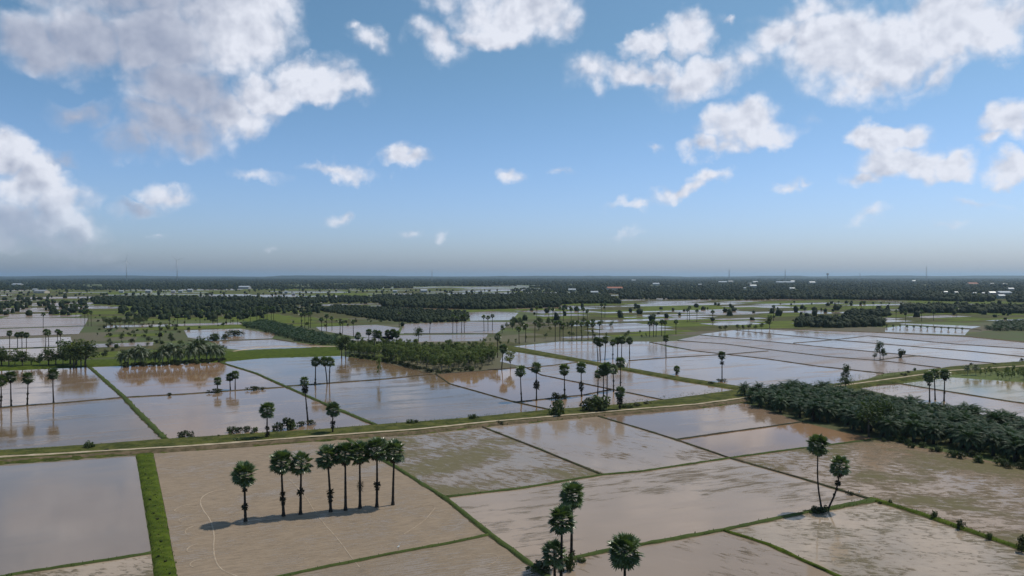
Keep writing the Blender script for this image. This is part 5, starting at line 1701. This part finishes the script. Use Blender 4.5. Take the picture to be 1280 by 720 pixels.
def make_wood():
    r = random.Random(4)
    V, Fc = [], []
    templates = []
    for k in range(6):
        vs, fs = [], []
        n = 5
        rr = random.Random(k + 50)
        rings = [(.80, .0), (1.0, .42), (.68, .82)]
        for (ra, z) in rings:
            for j in range(n):
                a = 6.283 * (j + rr.uniform(-.25, .25)) / n
                q = ra * rr.uniform(.6, 1.3)
                vs.append((q * math.cos(a), q * math.sin(a), z + rr.uniform(-.12, .12) * (z > 0)))
        vs.append((0, 0, 1.0 + rr.uniform(-.05, .1)))
        for i in range(2):
            for j in range(n):
                fs.append((i * n + j, i * n + (j + 1) % n, (i + 1) * n + (j + 1) % n))
                fs.append((i * n + j, (i + 1) * n + (j + 1) % n, (i + 1) * n + j))
        for j in range(n):
            fs.append((2 * n + j, 2 * n + (j + 1) % n, 3 * n))
        # loose leaf sprays that break the outline
        for q in range(10):
            a = rr.random() * 6.283
            z = rr.uniform(.3, 1.05)
            ra = rr.uniform(.75, 1.2) * math.sqrt(max(.05, 1 - (z - .45) ** 2 * 1.9))
            c = Vector((ra * math.cos(a), ra * math.sin(a), z))
            d1 = Vector((rr.gauss(0, .26), rr.gauss(0, .26), rr.gauss(0, .13)))
            d2 = Vector((rr.gauss(0, .26), rr.gauss(0, .26), rr.gauss(0, .13)))
            o = len(vs)
            vs += [tuple(c), tuple(c + d1), tuple(c + d2)]
            fs.append((o, o + 1, o + 2))
        templates.append((np.array(vs), np.array(fs)))
    pts = []
    occupied = [P for P in FIELD_POLYS]
    for poly, sp, hr, keep in WOODS:
        for (x, y) in fill(poly, sp, .45, r=r, keep=keep):
            pts.append((x, y, r.uniform(*hr), 1.0))
    # beyond 2.9 km: belts, denser where the photograph is dark; spacing grows with distance
    y = 2900.0
    while y < 30000:
        sp = max(17, y * .0052)
        x = -y * .76
        while x < y * .76:
            xx, yy = x + r.uniform(-.5, .5) * sp, y + r.uniform(-.5, .5) * sp * 1.6
            m = mn.noise(Vector((xx / 620., yy / 420., 3.3))) + .35 * mn.noise(Vector((xx / 160., yy / 120., 9.3)))
            thr = -.20 if yy > 4200 else .04
            if yy < 3700 and 440 < to_px((xx, yy, 0))[0] < 680:
                thr = .3
            if m > thr:
                pts.append((xx, yy, r.uniform(7, 12.5) * (1 + max(0, m) * .35), max(1.0, sp / 13.0)))
            x += sp
        y += sp * 1.75
    allv, allf = [], []
    off = 0
    ntree = 0
    for (x, y, h, wide) in pts:
        if y < 1000 and any(in_poly(x, y, P) for P in occupied):
            continue
        if y > 1150 and mn.noise(Vector((x / 90., y / 60., 1.7))) + .4 * mn.noise(Vector((x / 30., y / 22., 4.7))) < -.20:
            continue
        skip = False
        for (cx, cy, cw) in CLEAR:
            # keep the building in view: nothing right in front of it
            if abs(y - cy) < 420 and abs(x - cx * y / cy) < cw * .55 + 8 and y < cy + 25 and y > cy - 260:
                skip = True
                break
        if skip:
            continue
        vs, fs = templates[r.randrange(6)]
        a = r.random() * 6.283
        ca, sa = math.cos(a), math.sin(a)
        rx = h * r.uniform(.36, .60) * wide
        h *= r.choice([.65, .75, .85, .9, 1.1])
        q = np.empty_like(vs)
        q[:, 0] = x + (vs[:, 0] * ca - vs[:, 1] * sa) * rx
        q[:, 1] = y + (vs[:, 0] * sa + vs[:, 1] * ca) * rx
        q[:, 2] = vs[:, 2] * h
        allv.append(q)
        allf.append(fs + off)
        off += len(vs)
        ntree += 1
    Vn = np.concatenate(allv)
    Fn = np.concatenate(allf)
    me = bpy.data.meshes.new('far_wood')
    me.vertices.add(len(Vn))
    me.vertices.foreach_set('co', Vn.astype(np.float32).ravel())
    me.loops.add(len(Fn) * 3)
    me.loops.foreach_set('vertex_index', Fn.astype(np.int32).ravel())
    me.polygons.add(len(Fn))
    me.polygons.foreach_set('loop_start', np.arange(0, len(Fn) * 3, 3, dtype=np.int32))
    me.polygons.foreach_set('loop_total', np.full(len(Fn), 3, dtype=np.int32))
    me.materials.append(M_WOOD)
    me.update(calc_edges=True)
    me.validate()
    o = link('far_wood', me)
    tag(o, 'dark tree belts and plantations running to the horizon', 'woodland', kind='stuff')
    print('FAR TREES', ntree, 'tris', len(Fn))


make_wood()

# ---- low wooded rises far off, just breaking the level horizon
hb = MB()
NX = 420
for j, (yy, amp) in enumerate(((13500., 0.0), (15500., 1.0), (17500., 1.0), (21000., 0.0))):
    for i in range(NX + 1):
        x = -16000 + 32000 * i / NX
        k = mn.noise(Vector((x / 2600., 3.1, 0))) + .6 * mn.noise(Vector((x / 700., 7.7, j * .2))) + .35 * mn.noise(Vector((x / 150., 1.7, j)))
        hb.v.append((x, yy, -1.0 + amp * (46 + 26 * k)))
for j in range(3):
    for i in range(NX):
        a = j * (NX + 1) + i
        hb.f.append((a, a + 1, a + NX + 2, a + NX + 1))
        hb.m.append(0)
structure('hills', hb.mesh('hills', [M_WOOD]), 'very low wooded rises along the far horizon', 'hills')

# ---- haze: the air itself
hz = MB()
hz.box(-64000, 64000, -5000, 74000, -1.5, 235)
m = bpy.data.materials.new('haze_air')
m.use_nodes = True
nt = m.node_tree
for nd in list(nt.nodes):
    nt.nodes.remove(nd)
out = nt.nodes.new('ShaderNodeOutputMaterial')
pv = nt.nodes.new('ShaderNodeVolumePrincipled')
pv.inputs['Color'].default_value = (.64, .83, 1.0, 1)
pv.inputs['Anisotropy'].default_value = 0.36
pv.inputs['Density'].default_value = 0.000038
nt.links.new(pv.outputs[0], out.inputs['Volume'])
o = link('haze', hz.mesh('haze', [m]))
tag(o, 'thin bluish haze lying over the whole plain', 'haze', kind='stuff')
